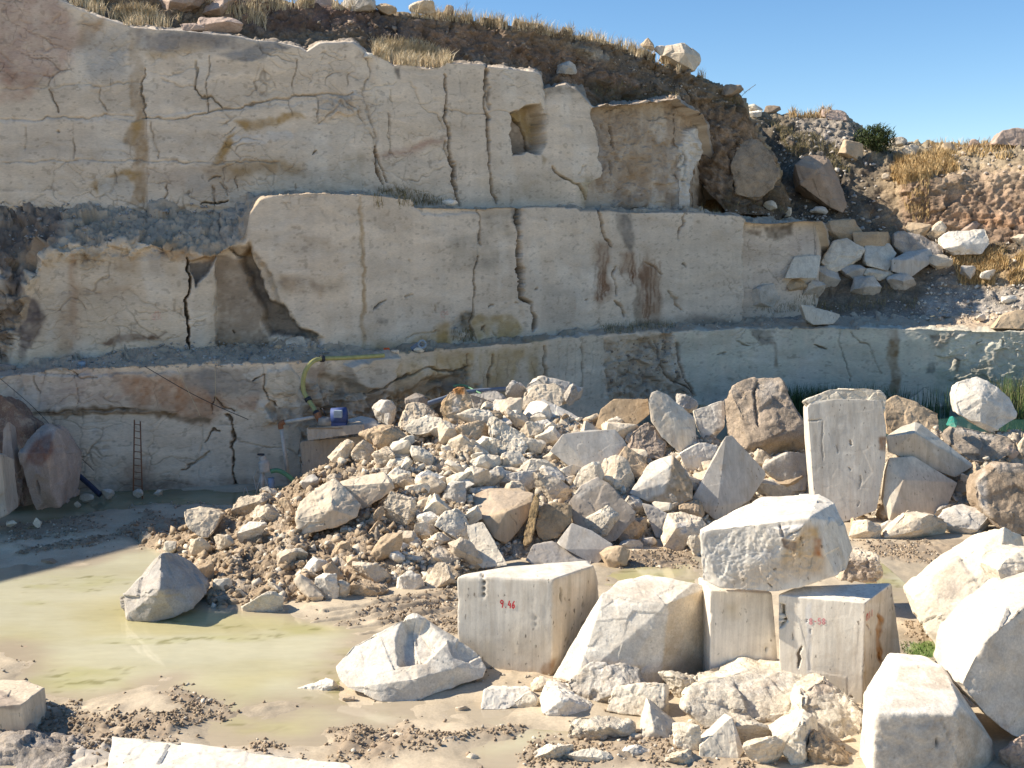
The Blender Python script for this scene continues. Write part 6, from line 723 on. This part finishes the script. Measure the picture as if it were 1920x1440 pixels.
scatter([(1300, 1330), (1500, 1330), (1640, 1360), (1640, 1440), (1230, 1440)], 34, 16, 56, 'small pale stone in the cracks of the front rubble', 'small stones in the front rubble', ['pale', 'cream'], ['rough', 'dusty'], 5)
# ---------------- crumbs: pebbles and clods nobody could count
def tiny_templates():
    out = []
    for k in range(7):
        r = random.Random(900 + k); bm = bmesh.new()
        for _ in range(11):
            v = Vector((r.gauss(0, 1), r.gauss(0, 1), r.gauss(0, .7))).normalized() * r.uniform(.75, 1); bm.verts.new(v)
        q = bmesh.ops.convex_hull(bm, input=bm.verts); dead = [g for g in q['geom_interior'] + q['geom_unused'] if isinstance(g, bmesh.types.BMVert)]
        bmesh.ops.delete(bm, geom=list(set(dead)), context='VERTS'); bm.verts.index_update()
        out.append((np.array([v.co[:] for v in bm.verts]), np.array([[v.index for v in f.verts] for f in bm.faces]))); bm.free()
    return out
TINY = tiny_templates()
def crumbs(name, pts, sizes, cols, seed, mat='clod'):
    r = np.random.default_rng(seed); VV = []; FF = []; CC = []; n0 = 0
    for p, s, c in zip(pts, sizes, cols):
        V, T = TINY[r.integers(len(TINY))]; a = r.uniform(0, 6.28); ca, sa = math.cos(a), math.sin(a)
        v = V * s * r.uniform(.6, 1.2, 3); v = np.stack((v[:, 0] * ca - v[:, 1] * sa, v[:, 0] * sa + v[:, 1] * ca, v[:, 2]), 1) + p
        VV.append(v); FF.append(T + n0); n0 += len(V); CC.append(np.repeat(np.array(c)[None], len(V), 0))
    return tag(mesh_obj(name, np.concatenate(VV), np.concatenate(FF), M[mat], np.concatenate(CC), smooth=False), kind='stuff')
rg = np.random.default_rng(5)
# on the mound
mz = Pm[:, 2].reshape(XM.shape)
def mound_z(x, y): return mz[np.clip(((y - 23.5) / .065).astype(int), 0, mz.shape[0] - 1), np.clip(((x + 15) / .065).astype(int), 0, mz.shape[1] - 1)]
x = rg.uniform(-14.5, 24, 90000); y = rg.uniform(24, 41, 90000); hh = mound_h(x, y); ok = (hh > .02) & (rg.random(90000) < .7); x, y = x[ok], y[ok]; z = mound_z(x, y)
sz = .025 + .17 * rg.random(len(x)) ** 3.5; pale = rg.random(len(x)) < .14 + .5 * sstep(-8, -1, x); tn = np.where(pale[:, None], np.array((.64, .56, .44)), np.array((.37, .28, .185))) * rg.uniform(.8, 1.15, (len(x), 1))
crumbs('soil_crumbs', np.stack((x, y, z + sz * .2), 1), sz, tn, 1)
# on the floor: clods in the churned patches, pebbles elsewhere
hzg = hz.reshape(sh)
def floor_z(x, y): return hzg[np.clip(np.searchsorted(ys, y) - 1, 0, len(ys) - 1), np.clip(np.searchsorted(xs, x) - 1, 0, len(xs) - 1)]
x = rg.uniform(-20, 13, 90000); y = rg.uniform(16.5, 40, 90000); lz = lump.reshape(sh)[np.clip(np.searchsorted(ys, y) - 1, 0, len(ys) - 1), np.clip(np.searchsorted(xs, x) - 1, 0, len(xs) - 1)]
pz = floor_z(x, y); ok = (rg.random(90000) < np.clip(lz * 6.0, 0, .6) + .02 * (pz > -.01)) & (pz > -.05); x, y, pz = x[ok], y[ok], pz[ok]
sz = .014 + .055 * rg.random(len(x)) ** 2.2; tn = np.where(rg.random((len(x), 1)) < .18, np.array((.55, .48, .38)), np.array((.30, .225, .155))) * rg.uniform(.75, 1.3, (len(x), 1))
crumbs('mud_clods', np.stack((x, y, pz + sz * .35), 1), sz, tn, 2)
x = rg.uniform(-20, 13, 260000); y = rg.uniform(16.5, 34, 260000); lz = lump.reshape(sh)[np.clip(np.searchsorted(ys, y) - 1, 0, len(ys) - 1), np.clip(np.searchsorted(xs, x) - 1, 0, len(xs) - 1)]
ok = (lz > .035) & (vnoise(np.stack((x, y, 0 * x), 1) / .55, 3) > -.15) & (rg.random(260000) < .55); x, y = x[ok], y[ok]; pz = floor_z(x, y); sz = .016 + .045 * rg.random(len(x)) ** 1.6
crumbs('churned_mud', np.stack((x, y, pz + sz * .1), 1), sz, np.array((.34, .26, .175)) * rg.uniform(.75, 1.3, (len(x), 1)), 6)
# small stones on ledges, hillside and bank (dropped on the meshes by ray)
deps = bpy.context.evaluated_depsgraph_get(); bpy.context.view_layer.update()
def drop(poly, n, seed):
    """points on the land inside a traced area"""
    r = random.Random(seed); xs_ = [p[0] for p in poly]; ys_ = [p[1] for p in poly]; out = []; k = 0
    while len(out) < n and k < n * 6:
        k += 1; a, b = r.uniform(min(xs_), max(xs_)), r.uniform(min(ys_), max(ys_))
        if not inpoly(a, b, poly): continue
        d = Vector(ray(a, b)).normalized(); h = LAND.ray_cast(Vector((0, 0, CH)), d)
        if h[0] is not None: out.append((np.array(h[0]), np.array(h[1])))
    return out
L_ = []; S_ = []; C_2 = []
for poly, n, s0, s1, c in [([(130, 668), (350, 640), (560, 640), (640, 655), (560, 682), (330, 688), (100, 695)], 700, .02, .10, (.42, .39, .35)), ([(0, 376), (400, 382), (400, 450), (100, 462), (0, 500)], 160, .03, .16, (.34, .32, .30)), ([(1400, 575), (1740, 560), (1920, 600), (1920, 615), (1300, 618), (1280, 605)], 300, .02, .10, (.55, .5, .43)), ([(1740, 530), (1930, 530), (1930, 605), (1700, 600)], 420, .03, .17, (.60, .54, .45)), ([(1400, 215), (1600, 220), (1640, 290), (1660, 440), (1500, 410), (1440, 300)], 330, .04, .22, (.5, .45, .39)), ([(1640, 270), (1930, 250), (1930, 330), (1700, 330)], 200, .04, .24, (.52, .44, .36)), ([(1690, 430), (1930, 455), (1930, 540), (1740, 540)], 120, .04, .2, (.55, .48, .4)), ([(560, 30), (900, 60), (1250, 130), (1380, 250), (1440, 390), (1300, 200), (1000, 130), (720, 90)], 300, .04, .18, (.34, .26, .19)), ([(1280, 388), (1560, 405), (1560, 415), (1280, 402)], 90, .03, .14, (.45, .4, .34)), ([(1130, 640), (1260, 626), (1290, 740), (1150, 740)], 60, .04, .16, (.3, .25, .2)), ([(1050, 72), (1390, 190), (1390, 215), (1200, 140)], 120, .03, .16, (.5, .44, .36))]:
    for p, nn in drop(poly, n, len(L_) + 3):
        s_ = s0 + (s1 - s0) * rnd.random() ** 3; L_.append(p + nn * s_ * .3); S_.append(s_); C_2.append(np.array(c) * rnd.uniform(.75, 1.2))
crumbs('scattered_pebbles', L_, S_, C_2, 3)
x = rg.uniform(-19, -8, 260); y = 40 - rg.random(260) ** 2 * 2.2 - 1.0; pz = floor_z(x, y); sz = .02 + .10 * rg.random(260) ** 4
crumbs('wall_foot_rubble', np.stack((x, y, pz + sz * .4), 1), sz, np.array((.42, .36, .29)) * rg.uniform(.7, 1.2, (260, 1)), 4)
# ---------------- grass, reeds and a shrub
def blades(name, roots, hmin, hmax, wd, cols, seed, lean=.35, kind='stuff', parent=None):
    r = np.random.default_rng(seed); n = len(roots); P = np.array(roots); h = r.uniform(hmin, hmax, n)[:, None]; a = r.uniform(0, 6.28, n); d = np.stack((np.cos(a), np.sin(a), 0 * a), 1)
    ln = np.stack((r.normal(0, lean, n), r.normal(0, lean, n), np.ones(n)), 1); mid = P + ln * np.array((.35, .35, .6)) * h; tip = P + ln * h; w_ = (wd * r.uniform(.6, 1.3, n))[:, None]
    V = np.stack((P - d * w_, P + d * w_, mid + d * w_ * .7, mid - d * w_ * .7, tip), 1).reshape(-1, 3); b = np.arange(n)[:, None] * 5
    c = np.array([cols[i] for i in r.integers(0, len(cols), n)]) * r.uniform(.75, 1.2, (n, 1)); cc = np.repeat(c, 5, 0)
    fs = [tuple(q) for q in (b + np.array((0, 1, 2, 3))).tolist()] + [tuple(q) for q in (b + np.array((3, 2, 4))).tolist()]
    o = mesh_obj(name, V, fs, M['grass'], cc, smooth=False, parent=parent)
    if kind: tag(o, kind=kind)
    return o
STRAW = [(.64, .52, .33), (.70, .58, .40), (.55, .43, .26)]; ORG = [(.53, .36, .16), (.60, .43, .22), (.46, .32, .15)]; OLIVE = [(.24, .20, .09), (.30, .23, .11), (.18, .16, .08)]; REED_SHADE = [(.05, .10, .035), (.08, .14, .045), (.06, .08, .03)]; REED_LIT = [(.09, .14, .04), (.14, .17, .06), (.2, .18, .09)]  # one reed green is painted for shade, the other for sun
def roots(specs, seed):
    out = []
    for poly, n in specs:
        for p, nn in drop(poly, n, seed + len(out)):
            c = vnoise(np.array([p * 1.1]), 7)[0]
            if c > -.25: out.append(p)
    return out
blades('dry_grass', roots([([(130, -5), (245, 20), (340, 40), (330, 52), (240, 50), (130, 8)], 3500), ([(560, 4), (700, 14), (860, 32), (1000, 50), (1130, 70), (1250, 112), (1330, 150), (1250, 130), (1130, 84), (900, 48), (700, 24), (560, 14)], 9000), ([(700, 88), (790, 92), (850, 118), (820, 128), (740, 122), (700, 104)], 5000), ([(390, -5), (620, 0), (600, 14), (440, 30), (390, 24)], 1500), ([(440, 30), (500, 36), (500, 58), (430, 55)], 500)], 11), .2, .7, .016, STRAW, 21)
blades('dark_dry_grass', roots([([(700, 352), (790, 362), (850, 384), (700, 392)], 900), ([(1110, 180), (1280, 186), (1270, 176), (1120, 150)], 500), ([(1310, 150), (1392, 190), (1385, 200), (1310, 165)], 600), ([(1310, 375), (1480, 385), (1480, 405), (1310, 402)], 600), ([(1420, 560), (1720, 530), (1730, 580), (1420, 590)], 1500), ([(1120, 612), (1240, 605), (1280, 612), (1140, 630)], 400), ([(1440, 230), (1560, 260), (1600, 330), (1480, 290)], 3000), ([(845, 625), (890, 620), (890, 642), (848, 645)], 200)], 12), .10, .38, .010, OLIVE, 22)
blades('orange_dry_grass', roots([([(1670, 300), (1780, 285), (1800, 320), (1700, 345), (1672, 350)], 4500), ([(1780, 470), (1930, 470), (1930, 535), (1800, 535)], 4500), ([(1690, 340), (1745, 330), (1740, 420), (1700, 420)], 400), ([(1740, 270), (1900, 270), (1900, 300), (1760, 300)], 900), ([(1480, 206), (1560, 208), (1560, 222), (1480, 222)], 400)], 13), .2, .65, .024, ORG, 23)
rr = random.Random(4); rd = []
for k in range(2600):
    a = rr.choice([rr.gauss(1500, 28), rr.gauss(1540, 40), rr.uniform(1440, 1780), rr.gauss(1620, 40)]); rd.append(PTz(a, .85, 53.9 - rr.random() * 1.6 + (0 if a < 1700 else -.3)))
blades('reeds', rd, .4, 1.7, .016, REED_SHADE, 24, lean=.12)
blades('sunlit_reeds', [PTz(rr.uniform(1868, 1990), .9, 53.0 - rr.random() * 2) for _ in range(900)], .8, 2.3, .02, REED_LIT, 25, lean=.12)
blades('algae_grass', [PTz(rr.uniform(1690, 1785), .0, Yz(rr.uniform(1205, 1258))) for _ in range(500)], .03, .10, .012, [(.07, .13, .025), (.11, .16, .04)], 26, lean=.8)
# twiggy dead weeds on the skyline
tw = []
for a, b in [(872, 36), (940, 52), (1000, 54), (1078, 66), (1390, 182)]:
    q = drop([(a - 4, b + 2), (a + 4, b + 2), (a + 4, b + 9), (a - 4, b + 9)], 1, a)
    if q: tw.append(q[0][0])
# ---------------- tubes and machinery
def tube_mesh(pts, r, n=10, cap=True, sub=6):
    P = [Vector(p) for p in pts]
    if sub > 1 and len(P) > 2:
        Q = []
        for i in range(len(P) - 1):
            p0, p1, p2, p3 = P[max(i - 1, 0)], P[i], P[i + 1], P[min(i + 2, len(P) - 1)]
            for k in range(sub):
                t = k / sub; Q.append(.5 * ((2 * p1) + (p2 - p0) * t + (2 * p0 - 5 * p1 + 4 * p2 - p3) * t * t + (3 * p1 - p0 - 3 * p2 + p3) * t ** 3))
        P = Q + [P[-1]]
    rr_ = r if isinstance(r, (list, tuple)) else [r] * len(P); V = []; F_ = []; up = Vector((0, .3, 1))
    for i, p in enumerate(P):
        d = (P[min(i + 1, len(P) - 1)] - P[max(i - 1, 0)]).normalized(); a = d.cross(up)
        if a.length < 1e-3: a = d.cross(Vector((1, 0, 0)))
        a.normalize(); b = a.cross(d).normalized()
        for k in range(n): t = 2 * math.pi * k / n; V.append(p + (a * math.cos(t) + b * math.sin(t)) * rr_[min(i, len(rr_) - 1)])
    for i in range(len(P) - 1):
        for k in range(n): F_.append((i * n + k, i * n + (k + 1) % n, (i + 1) * n + (k + 1) % n, (i + 1) * n + k))
    if cap: F_ += [tuple(range(n))[::-1], tuple(range((len(P) - 1) * n, len(P) * n))]
    return [tuple(v) for v in V], F_
def wloc(o):
    v = np.zeros(3)
    while o is not None: v = v + np.array(o.location); o = o.parent
    return v
def tube(name, pts, r, mat, parent=None, origin=None, **kw):
    V, F_ = tube_mesh(pts, r, **kw); off = wloc(parent) if parent is not None else (np.array(pts[0]) if origin is None else origin)
    return mesh_obj(name, np.array(V), F_, mat, parent=parent, origin=off)
def box(name, c, size, mat, parent=None, rot=0., bev=.015, tilt=0.):
    bm = bmesh.new(); bmesh.ops.create_cube(bm, size=1); bmesh.ops.scale(bm, vec=size, verts=bm.verts)
    bmesh.ops.bevel(bm, geom=bm.edges[:], offset=bev, segments=2, affect='EDGES')
    V = np.array([v.co[:] for v in bm.verts]); F_ = [tuple(v.index for v in f.verts) for f in bm.faces]; bm.free()
    ca, sa = math.cos(tilt), math.sin(tilt); V = np.stack((V[:, 0] * ca - V[:, 2] * sa, V[:, 1], V[:, 0] * sa + V[:, 2] * ca), 1)
    ca, sa = math.cos(rot), math.sin(rot); V = np.stack((V[:, 0] * ca - V[:, 1] * sa, V[:, 0] * sa + V[:, 1] * ca, V[:, 2]), 1) + np.array(c)
    return mesh_obj(name, V, F_, mat, parent=parent, smooth=False, origin=wloc(parent) if parent is not None else np.array(c))
MM = {k: plain(k, *v) for k, v in dict(yellow_hose=((.36, .34, .13), .6), black_rubber=((.03, .03, .035), .5), blue_paint=((.035, .065, .20), .65), white_plastic=((.42, .41, .38), .6), rusty_iron=((.22, .10, .05), .8), grey_iron=((.24, .23, .21), .6), green_hose=((.10, .24, .13), .5), navy_pipe=((.035, .04, .08), .45), orange_plastic=((.75, .12, .02), .5), grey_pipe=((.17, .20, .25), .5), pale_blue=((.30, .36, .42), .6), wood=((.28, .21, .14), .8), teal_pipe=((.05, .20, .17), .5), straw_rope=((.5, .4, .25), .9), blue_cloth=((.22, .30, .42), .8), red_paint=((.62, .05, .06), .7), faint_red=((.62, .27, .27), .8), teal_cloth=((.04, .33, .25), .7), twig=((.16, .11, .06), .9)).items()}
for i, p in enumerate(tw):
    t = empty('dead_weed', p, ['bare weed stalk on the skyline above the dark bank, leftmost of them', 'thin dead weed on the skyline left of the grassy hump', 'dry twiggy weed on the grassy hump of the skyline', 'dark dead weed on the skyline right of the grassy hump', 'leaning bare twig at the right end of the bank crest'][i], 'plant', 'dead weeds along the skyline')
    r = random.Random(i); hh_ = r.uniform(.7, 1.0); lx = .9 if i == 4 else r.uniform(-.2, .2)
    tube('stem', [p, p + np.array((lx * .4, 0, hh_ * .5)), p + np.array((lx, 0, hh_))], .014, MM['twig'], t, n=5, sub=3)
    for k in range(5):
        f = r.uniform(.3, .95); q = p + np.array((lx * f, 0, hh_ * f)); tube('branch', [q, q + np.array((r.uniform(-.22, .22), r.uniform(-.15, .15), r.uniform(.1, .25)))], .008, MM['twig'], t, n=4, sub=1)
# shrub on the hillside crest
p0 = PT(1640, 285, 71.5); sh_ = empty('shrub', p0, 'dark green shrub on the crest of the right hillside', 'shrub')
lf = []
for k in range(2600):
    v = np.array([rr.gauss(0, 1) for _ in range(3)]); v /= np.linalg.norm(v); v *= rr.random() ** .4; lf.append(p0 + v * np.array((1.25, 1.0, .95)) * (1 + .3 * vnoise(np.array([v * 3.]), 3)[0]) + np.array((0, 0, .75)))
blades('foliage', lf, .08, .26, .035, [(.05, .075, .02), (.08, .10, .03), (.04, .05, .02)], 31, lean=.9, kind=None)
fo = bpy.data.objects['foliage']; fo.data.transform(__import__('mathutils').Matrix.Translation(-Vector(p0))); fo.parent = sh_
for k in range(5): tube('stem', [p0 - np.array((0, 0, .3)), p0 + np.array((rr.uniform(-.6, .6), rr.uniform(-.4, .4), 1.1))], .03, MM['twig'], sh_, n=5, sub=1)
# yellow hose with collars
ypx = [(722, 668, 43.0), (680, 671, 42.6), (640, 673, 42.2), (606, 674, 41.6), (588, 680, 41.0), (576, 696, 40.8), (571, 715, 40.8), (572, 735, 40.8), (580, 750, 40.7), (590, 765, 40.5), (596, 776, 40.3)]
YP = [PT(*q) + np.array((0, -.25, .06)) for q in ypx]; hz_ = empty('yellow_hose', YP[0], 'thick yellow hose running along the ledge and down to the pump', 'hose')
tube('hose', YP, .088, MM['yellow_hose'], hz_)
for q in (3, 8, 10): d = (YP[q] - YP[q - 1]); d /= np.linalg.norm(d); tube('collar', [YP[q] - d * .07, YP[q] + d * .07], .135, MM['black_rubber'], hz_, n=12, sub=1)
# pump on its slab
pb = PT(600, 800, 39.2); pu = empty('water_pump', pb, 'blue water pump with iron pipe fittings on the stone slab', 'pump')
def px(a, b, Y=39.2): return PT(a, b, Y)
tube('inlet_pipe', [px(594, 778), px(603, 792), px(606, 800)], [.10] * 20, MM['grey_iron'], pu)
tube('valve', [px(594, 774), px(601, 788)], .13, MM['rusty_iron'], pu, sub=1); tube('casing', [px(598, 790), px(626, 792)], .20, MM['grey_iron'], pu, n=14, sub=1)
mo_ = tube('motor', [px(622, 780), px(650, 778)], .30, MM['blue_paint'], pu, n=16, sub=1); box('motor_base', px(636, 794), (.55, .4, .14), MM['blue_paint'], pu)
box('terminal_box', px(634, 776, 38.85), (.3, .2, .26), MM['pale_blue'], mo_); tube('handle', [px(612, 780), px(604, 765)], .025, MM['black_rubber'], pu, sub=1, n=6); box('foot_plate', px(612, 801), (1.3, .5, .06), MM['wood'], pu)
H('flat squared slab carrying the blue pump', (.40, .34, .27), [(575, 803, .1), (576, 826, 0), (682, 812, 0), (683, 795, .1), (674, 790, .8), (600, 796, .8)], 38.9, 1.0, 'cut', name='rock_slab', cat='stone slab', cuts=0)
H('stained stone block under the pump slab', (.33, .28, .22), [(562, 828, .2), (566, 900, 0), (700, 900, 0), (700, 815, .2)], 39.2, 1.2, 'cut', name='stone_block', cat='stone block', cuts=0)
H('grey-topped shaded block right of the pump slab', 'grey', [(650, 786, .4), (678, 780, .9), (700, 785, .8), (714, 800, .4), (712, 830, 0), (684, 832, 0), (676, 806, .2)], 39.6, 1.0, 'cut', name='stone_block', cat='stone block', cuts=1)
pp = empty('drain_pipe', px(540, 896), 'white plastic pipe with a rusty elbow standing by the pump', 'pipe')
tube('upright', [px(541, 898), px(534, 850), px(527, 802)], .07, MM['white_plastic'], pp, sub=1); tube('crossbar', [px(531, 792), px(590, 782)], .07, MM['white_plastic'], pp, sub=1); tube('elbow', [px(527, 804), px(526, 795), px(534, 791)], .1, MM['rusty_iron'], pp)
sp_ = empty('suction_strainer', PT(490, 918, 38.3), 'pale strainer head on a stand in the shaded water', 'pump part'); g = lambda a, b: PT(a, b, 38.3)
tube('head', [g(491, 855), g(494, 866), g(497, 884)], [.13] * 6 + [.2] * 6, MM['white_plastic'], sp_); tube('cap', [g(489, 853), g(489, 851)], .13, MM['black_rubber'], sp_, sub=1)
for q in ((480, 926), (491, 926), (507, 922)): tube('leg', [g(492, 884), g(*q)], .035 if q[0] != 491 else .08, MM['white_plastic'], sp_, sub=1)
tube('wire', [g(481, 880), g(476, 895), g(478, 905), g(482, 925)], .018, MM['white_plastic'], sp_, n=5); tube('float', [g(508, 896), g(510, 918)], [.12] * 2 + [.2], MM['blue_cloth'], sp_, sub=1)
tube('wire', [g(456, 930), g(460, 912), g(466, 930)], .018, MM['white_plastic'], sp_, n=5, sub=2)
tag(tube('green_hose', [g(508, 884), g(520, 882), g(534, 888), g(546, 897), g(556, 908)], .085, MM['green_hose']), 'short green hose curving from the strainer to the rubble', 'hose')
# ladder against the lower wall
lb = PT(258, 935, 38.6); la = empty('ladder', lb, 'rusty metal ladder leaning on the lower rock wall', 'ladder'); lg = lambda a, b: PT(a, b, 38.6 + .75 * (935 - b) / 148)
tube('rail', [lg(250, 930), lg(252, 787)], .026, MM['rusty_iron'], la, n=6, sub=1); tube('rail', [lg(267, 935), lg(263, 790)], .026, MM['rusty_iron'], la, n=6, sub=1)
for k in range(11): t = k / 10; yy = 795 + 128 * t; tube('rung', [lg(252 - 1.9 * t, yy), lg(263 + 3.8 * t, yy + 2)], .017, MM['rusty_iron'], la, n=6, sub=1)
# things on the lower ledge
tag(tube('green_pipe', [PT(200, 691, 40.6), PT(260, 687, 40.8), PT(328, 683, 41.0)], .10, MM['teal_pipe'], n=12), 'dark green pipe lying on the ledge under the left wall', 'pipe')
tag(tube('black_pipe', [PT(124, 873, 38.9), PT(160, 902, 38.7), PT(188, 928, 38.4)], .10, MM['navy_pipe'], n=12), 'thick black pipe slanting down behind the leaning boulder', 'pipe')
tag(tube('dark_rail', [PT(150, 692, 40.2), PT(240, 692, 40.3), PT(335, 687, 40.3)], .03, MM['black_rubber'], n=6), 'thin dark rod lying along the ledge edge', 'rod')
def bucket(name, p, r0, r1, h, mat, label):
    V, F_ = tube_mesh([p, p + np.array((0, 0, h))], [r0, r1], n=18, cap=False, sub=1); V = [np.array(v) for v in V]; n = 18; F_ += [tuple(range(n))[::-1]]
    inner = [(v - p) * np.array((.9, .9, 1)) + p for v in V]; inner[:n] = [v + np.array((0, 0, .04)) for v in inner[:n]]; b = len(V); V += inner
    F_ += [(b + k, b + n + k, b + n + (k + 1) % n, b + (k + 1) % n) for k in range(n)] + [tuple(range(b, b + n))] + [(n + k, n + (k + 1) % n, b + n + (k + 1) % n, b + n + k) for k in range(n)]
    o = mesh_obj(name, np.array(V), F_, mat, origin=p); return tag(o, label, 'bucket')
bw = bucket('bucket', PT(154, 691, 40.3), .11, .14, .26, MM['pale_blue'], 'pale blue plastic bucket on the ledge at left')
bo = bucket('bucket', PT(725, 665, 44.2), .10, .13, .28, MM['orange_plastic'], 'orange plastic bucket on the ledge by the yellow hose')
for bk_, P_, r_ in ((bw, PT(154, 691, 40.3), .14), (bo, PT(725, 665, 44.2), .13)):
    h_ = tube('handle', [P_ + np.array((-r_, 0, .24)), P_ + np.array((0, -r_ * .9, .16)), P_ + np.array((r_, 0, .24))], .008, MM['grey_iron'], bk_, n=5)
vv = empty('hand_valve', PT(785, 655, 45.4), 'grey-blue valve with a round wheel on the ledge', 'valve'); q = lambda a, b: PT(a, b, 45.4)
tube('body', [q(772, 655), q(782, 648), q(790, 644)], .11, MM['grey_pipe'], vv); c0 = q(792, 645)
tube('wheel', [c0 + np.array((.16 * math.cos(t), -.12, .16 * math.sin(t))) for t in np.linspace(0, 6.2832, 15)], .045, MM['pale_blue'], vv, sub=1)
tag(tube('grey_pipe', [PT(775, 766, 40.8), PT(830, 748, 41.5), PT(870, 736, 42.2), PT(955, 729, 43.2)], .10, MM['grey_pipe'], n=12), 'grey-blue pipe lying in shade behind the rubble ridge', 'pipe')
tag(tube('thin_green_hose', [PT(850, 724, 43), PT(868, 722, 43), PT(890, 732, 42.5), PT(905, 740, 42)], .04, MM['green_hose'], n=8), 'thin green hose over the grey pipe behind the ridge', 'hose')
for pts, nm, mt, rr_, lb_ in [([(0, 704, 38.6), (70, 765, 38.5), (130, 830, 38.6), (180, 880, 38.7)], 'cable', 'black_rubber', .016, 'thin dark cable sagging across the far left wall'), ([(275, 686, 39.9), (350, 730, 40.0), (410, 760, 40.2), (468, 785, 40.4)], 'cable', 'black_rubber', .022, 'black cable running down the wall from the ledge to the right'), ([(335, 690, 40.0), (360, 740, 40.0), (378, 778, 40.0)], 'rope', 'straw_rope', .014, 'slanting pale rope on the wall beside the black cable'), ([(406, 686, 40.4), (407, 755, 40.4)], 'rope', 'straw_rope', .014, 'pale rope hanging straight down the wall')]:
    tag(tube(nm, [PT(*q_) + np.array((0, -.2, 0)) for q_ in pts], rr_ * .7, MM[mt], n=6), lb_, nm)
bx = box('marker_block', PTz(1317, 1.1, 53.2), (.35, .3, .45), MM['straw_rope'], None); tag(bx, 'small pale box standing in the pond by the far wall', 'box')
cl = R('teal plastic sheet crumpled behind the pointed cream slab', (.03, .22, .17), [(1778, 799, .2), (1786, 778, .4), (1795, 787, .3), (1793, 802, 0)], .3, 'rough', Y=37.0, name='plastic_sheet', cat='sheet')
# ---------------- red paint on the blocks
DIG = {'9': [[(.9, .9), (.3, 1), (.1, .7), (.4, .5), (.85, .65), (.9, .9), (.8, .4), (.6, 0)]], '4': [[(.5, 1), (.1, .4), (.9, .4)], [(.75, .7), (.7, 0)]], '6': [[(.8, 1), (.3, .6), (.1, .25), (.4, 0), (.8, .2), (.7, .5), (.2, .4)]], '.': [[(.35, .1), (.6, .05)]], '8': [[(.5, .5), (.1, .75), (.5, 1), (.85, .75), (.5, .5), (.1, .25), (.5, 0), (.9, .25), (.5, .5)]], '-': [[(.2, .5), (.8, .5)]], '5': [[(.85, 1), (.25, 1), (.2, .55), (.7, .6), (.85, .3), (.6, .02), (.15, .1)]], 'n': [[(.1, 0), (.2, .9)], [(.2, .7), (.6, .95), (.8, .8), (.8, 0)]], '1': [[(.5, 1), (.45, 0)]]}
def paint_text(block, txt, A, B, hpx, plane, wpx, mat):
    """strokes laid on the block's face between pixels A and B"""
    bpy.context.view_layer.update(); me = block.data; v = np.empty(len(me.vertices) * 3, np.float32); me.vertices.foreach_get('co', v); l = np.empty(len(me.loops), np.int32); me.loops.foreach_get('vertex_index', l)
    tr_ = BVHTree.FromPolygons((v.reshape(-1, 3) + np.array(block.location)).tolist(), l.reshape(-1, 3).tolist())
    def hit(a, b):
        d = Vector(ray(a, b)).normalized(); h = tr_.ray_cast(Vector((0, 0, CH)), d); return (np.array(h[0]) + np.array(h[1]) * .008, np.array(h[1])) if h[0] is not None else None
    n = len(txt); V = []; F_ = []
    for i, ch in enumerate(txt):
        for st in DIG[ch]:
            pts = []
            for (u0, v0), (u1, v1) in zip(st[:-1], st[1:]):
                for k in range(4): pts.append((u0 + (u1 - u0) * k / 4, v0 + (v1 - v0) * k / 4))
            pts.append(st[-1]); H_ = []
            for u, vv_ in pts:
                t = (i + u * .85) / n; a = A[0] + (B[0] - A[0]) * t; b = A[1] + (B[1] - A[1]) * t - (vv_ - .5) * hpx; h = hit(a, b)
                if h: H_.append(h)
            for k, (p, nn) in enumerate(H_):
                d = H_[min(k + 1, len(H_) - 1)][0] - H_[max(k - 1, 0)][0]; s_ = np.cross(d, nn); s_ /= np.linalg.norm(s_) + 1e-9; wv_ = wpx / F * p[1] * .5
                V += [p + s_ * wv_, p - s_ * wv_]
                if k: b_ = len(V); F_.append((b_ - 4, b_ - 3, b_ - 1, b_ - 2))
    if V: mesh_obj('painted_number', np.array(V), F_, mat, parent=block, origin=np.array(block.location))
paint_text(b946, '9.46', (938, 1132), (967, 1134), 14, None, 2.4, MM['red_paint'])
paint_text(b858, '8-58', (1517, 1165), (1549, 1165), 11, None, 2.2, MM['faint_red'])
paint_text(b858, 'n11', (1624, 1158), (1637, 1147), 13, None, 1.8, MM['red_paint'])
for o in sc.objects:
    if o.type == 'MESH' and 'category' in o and 'label' not in o: o['label'] = o.name
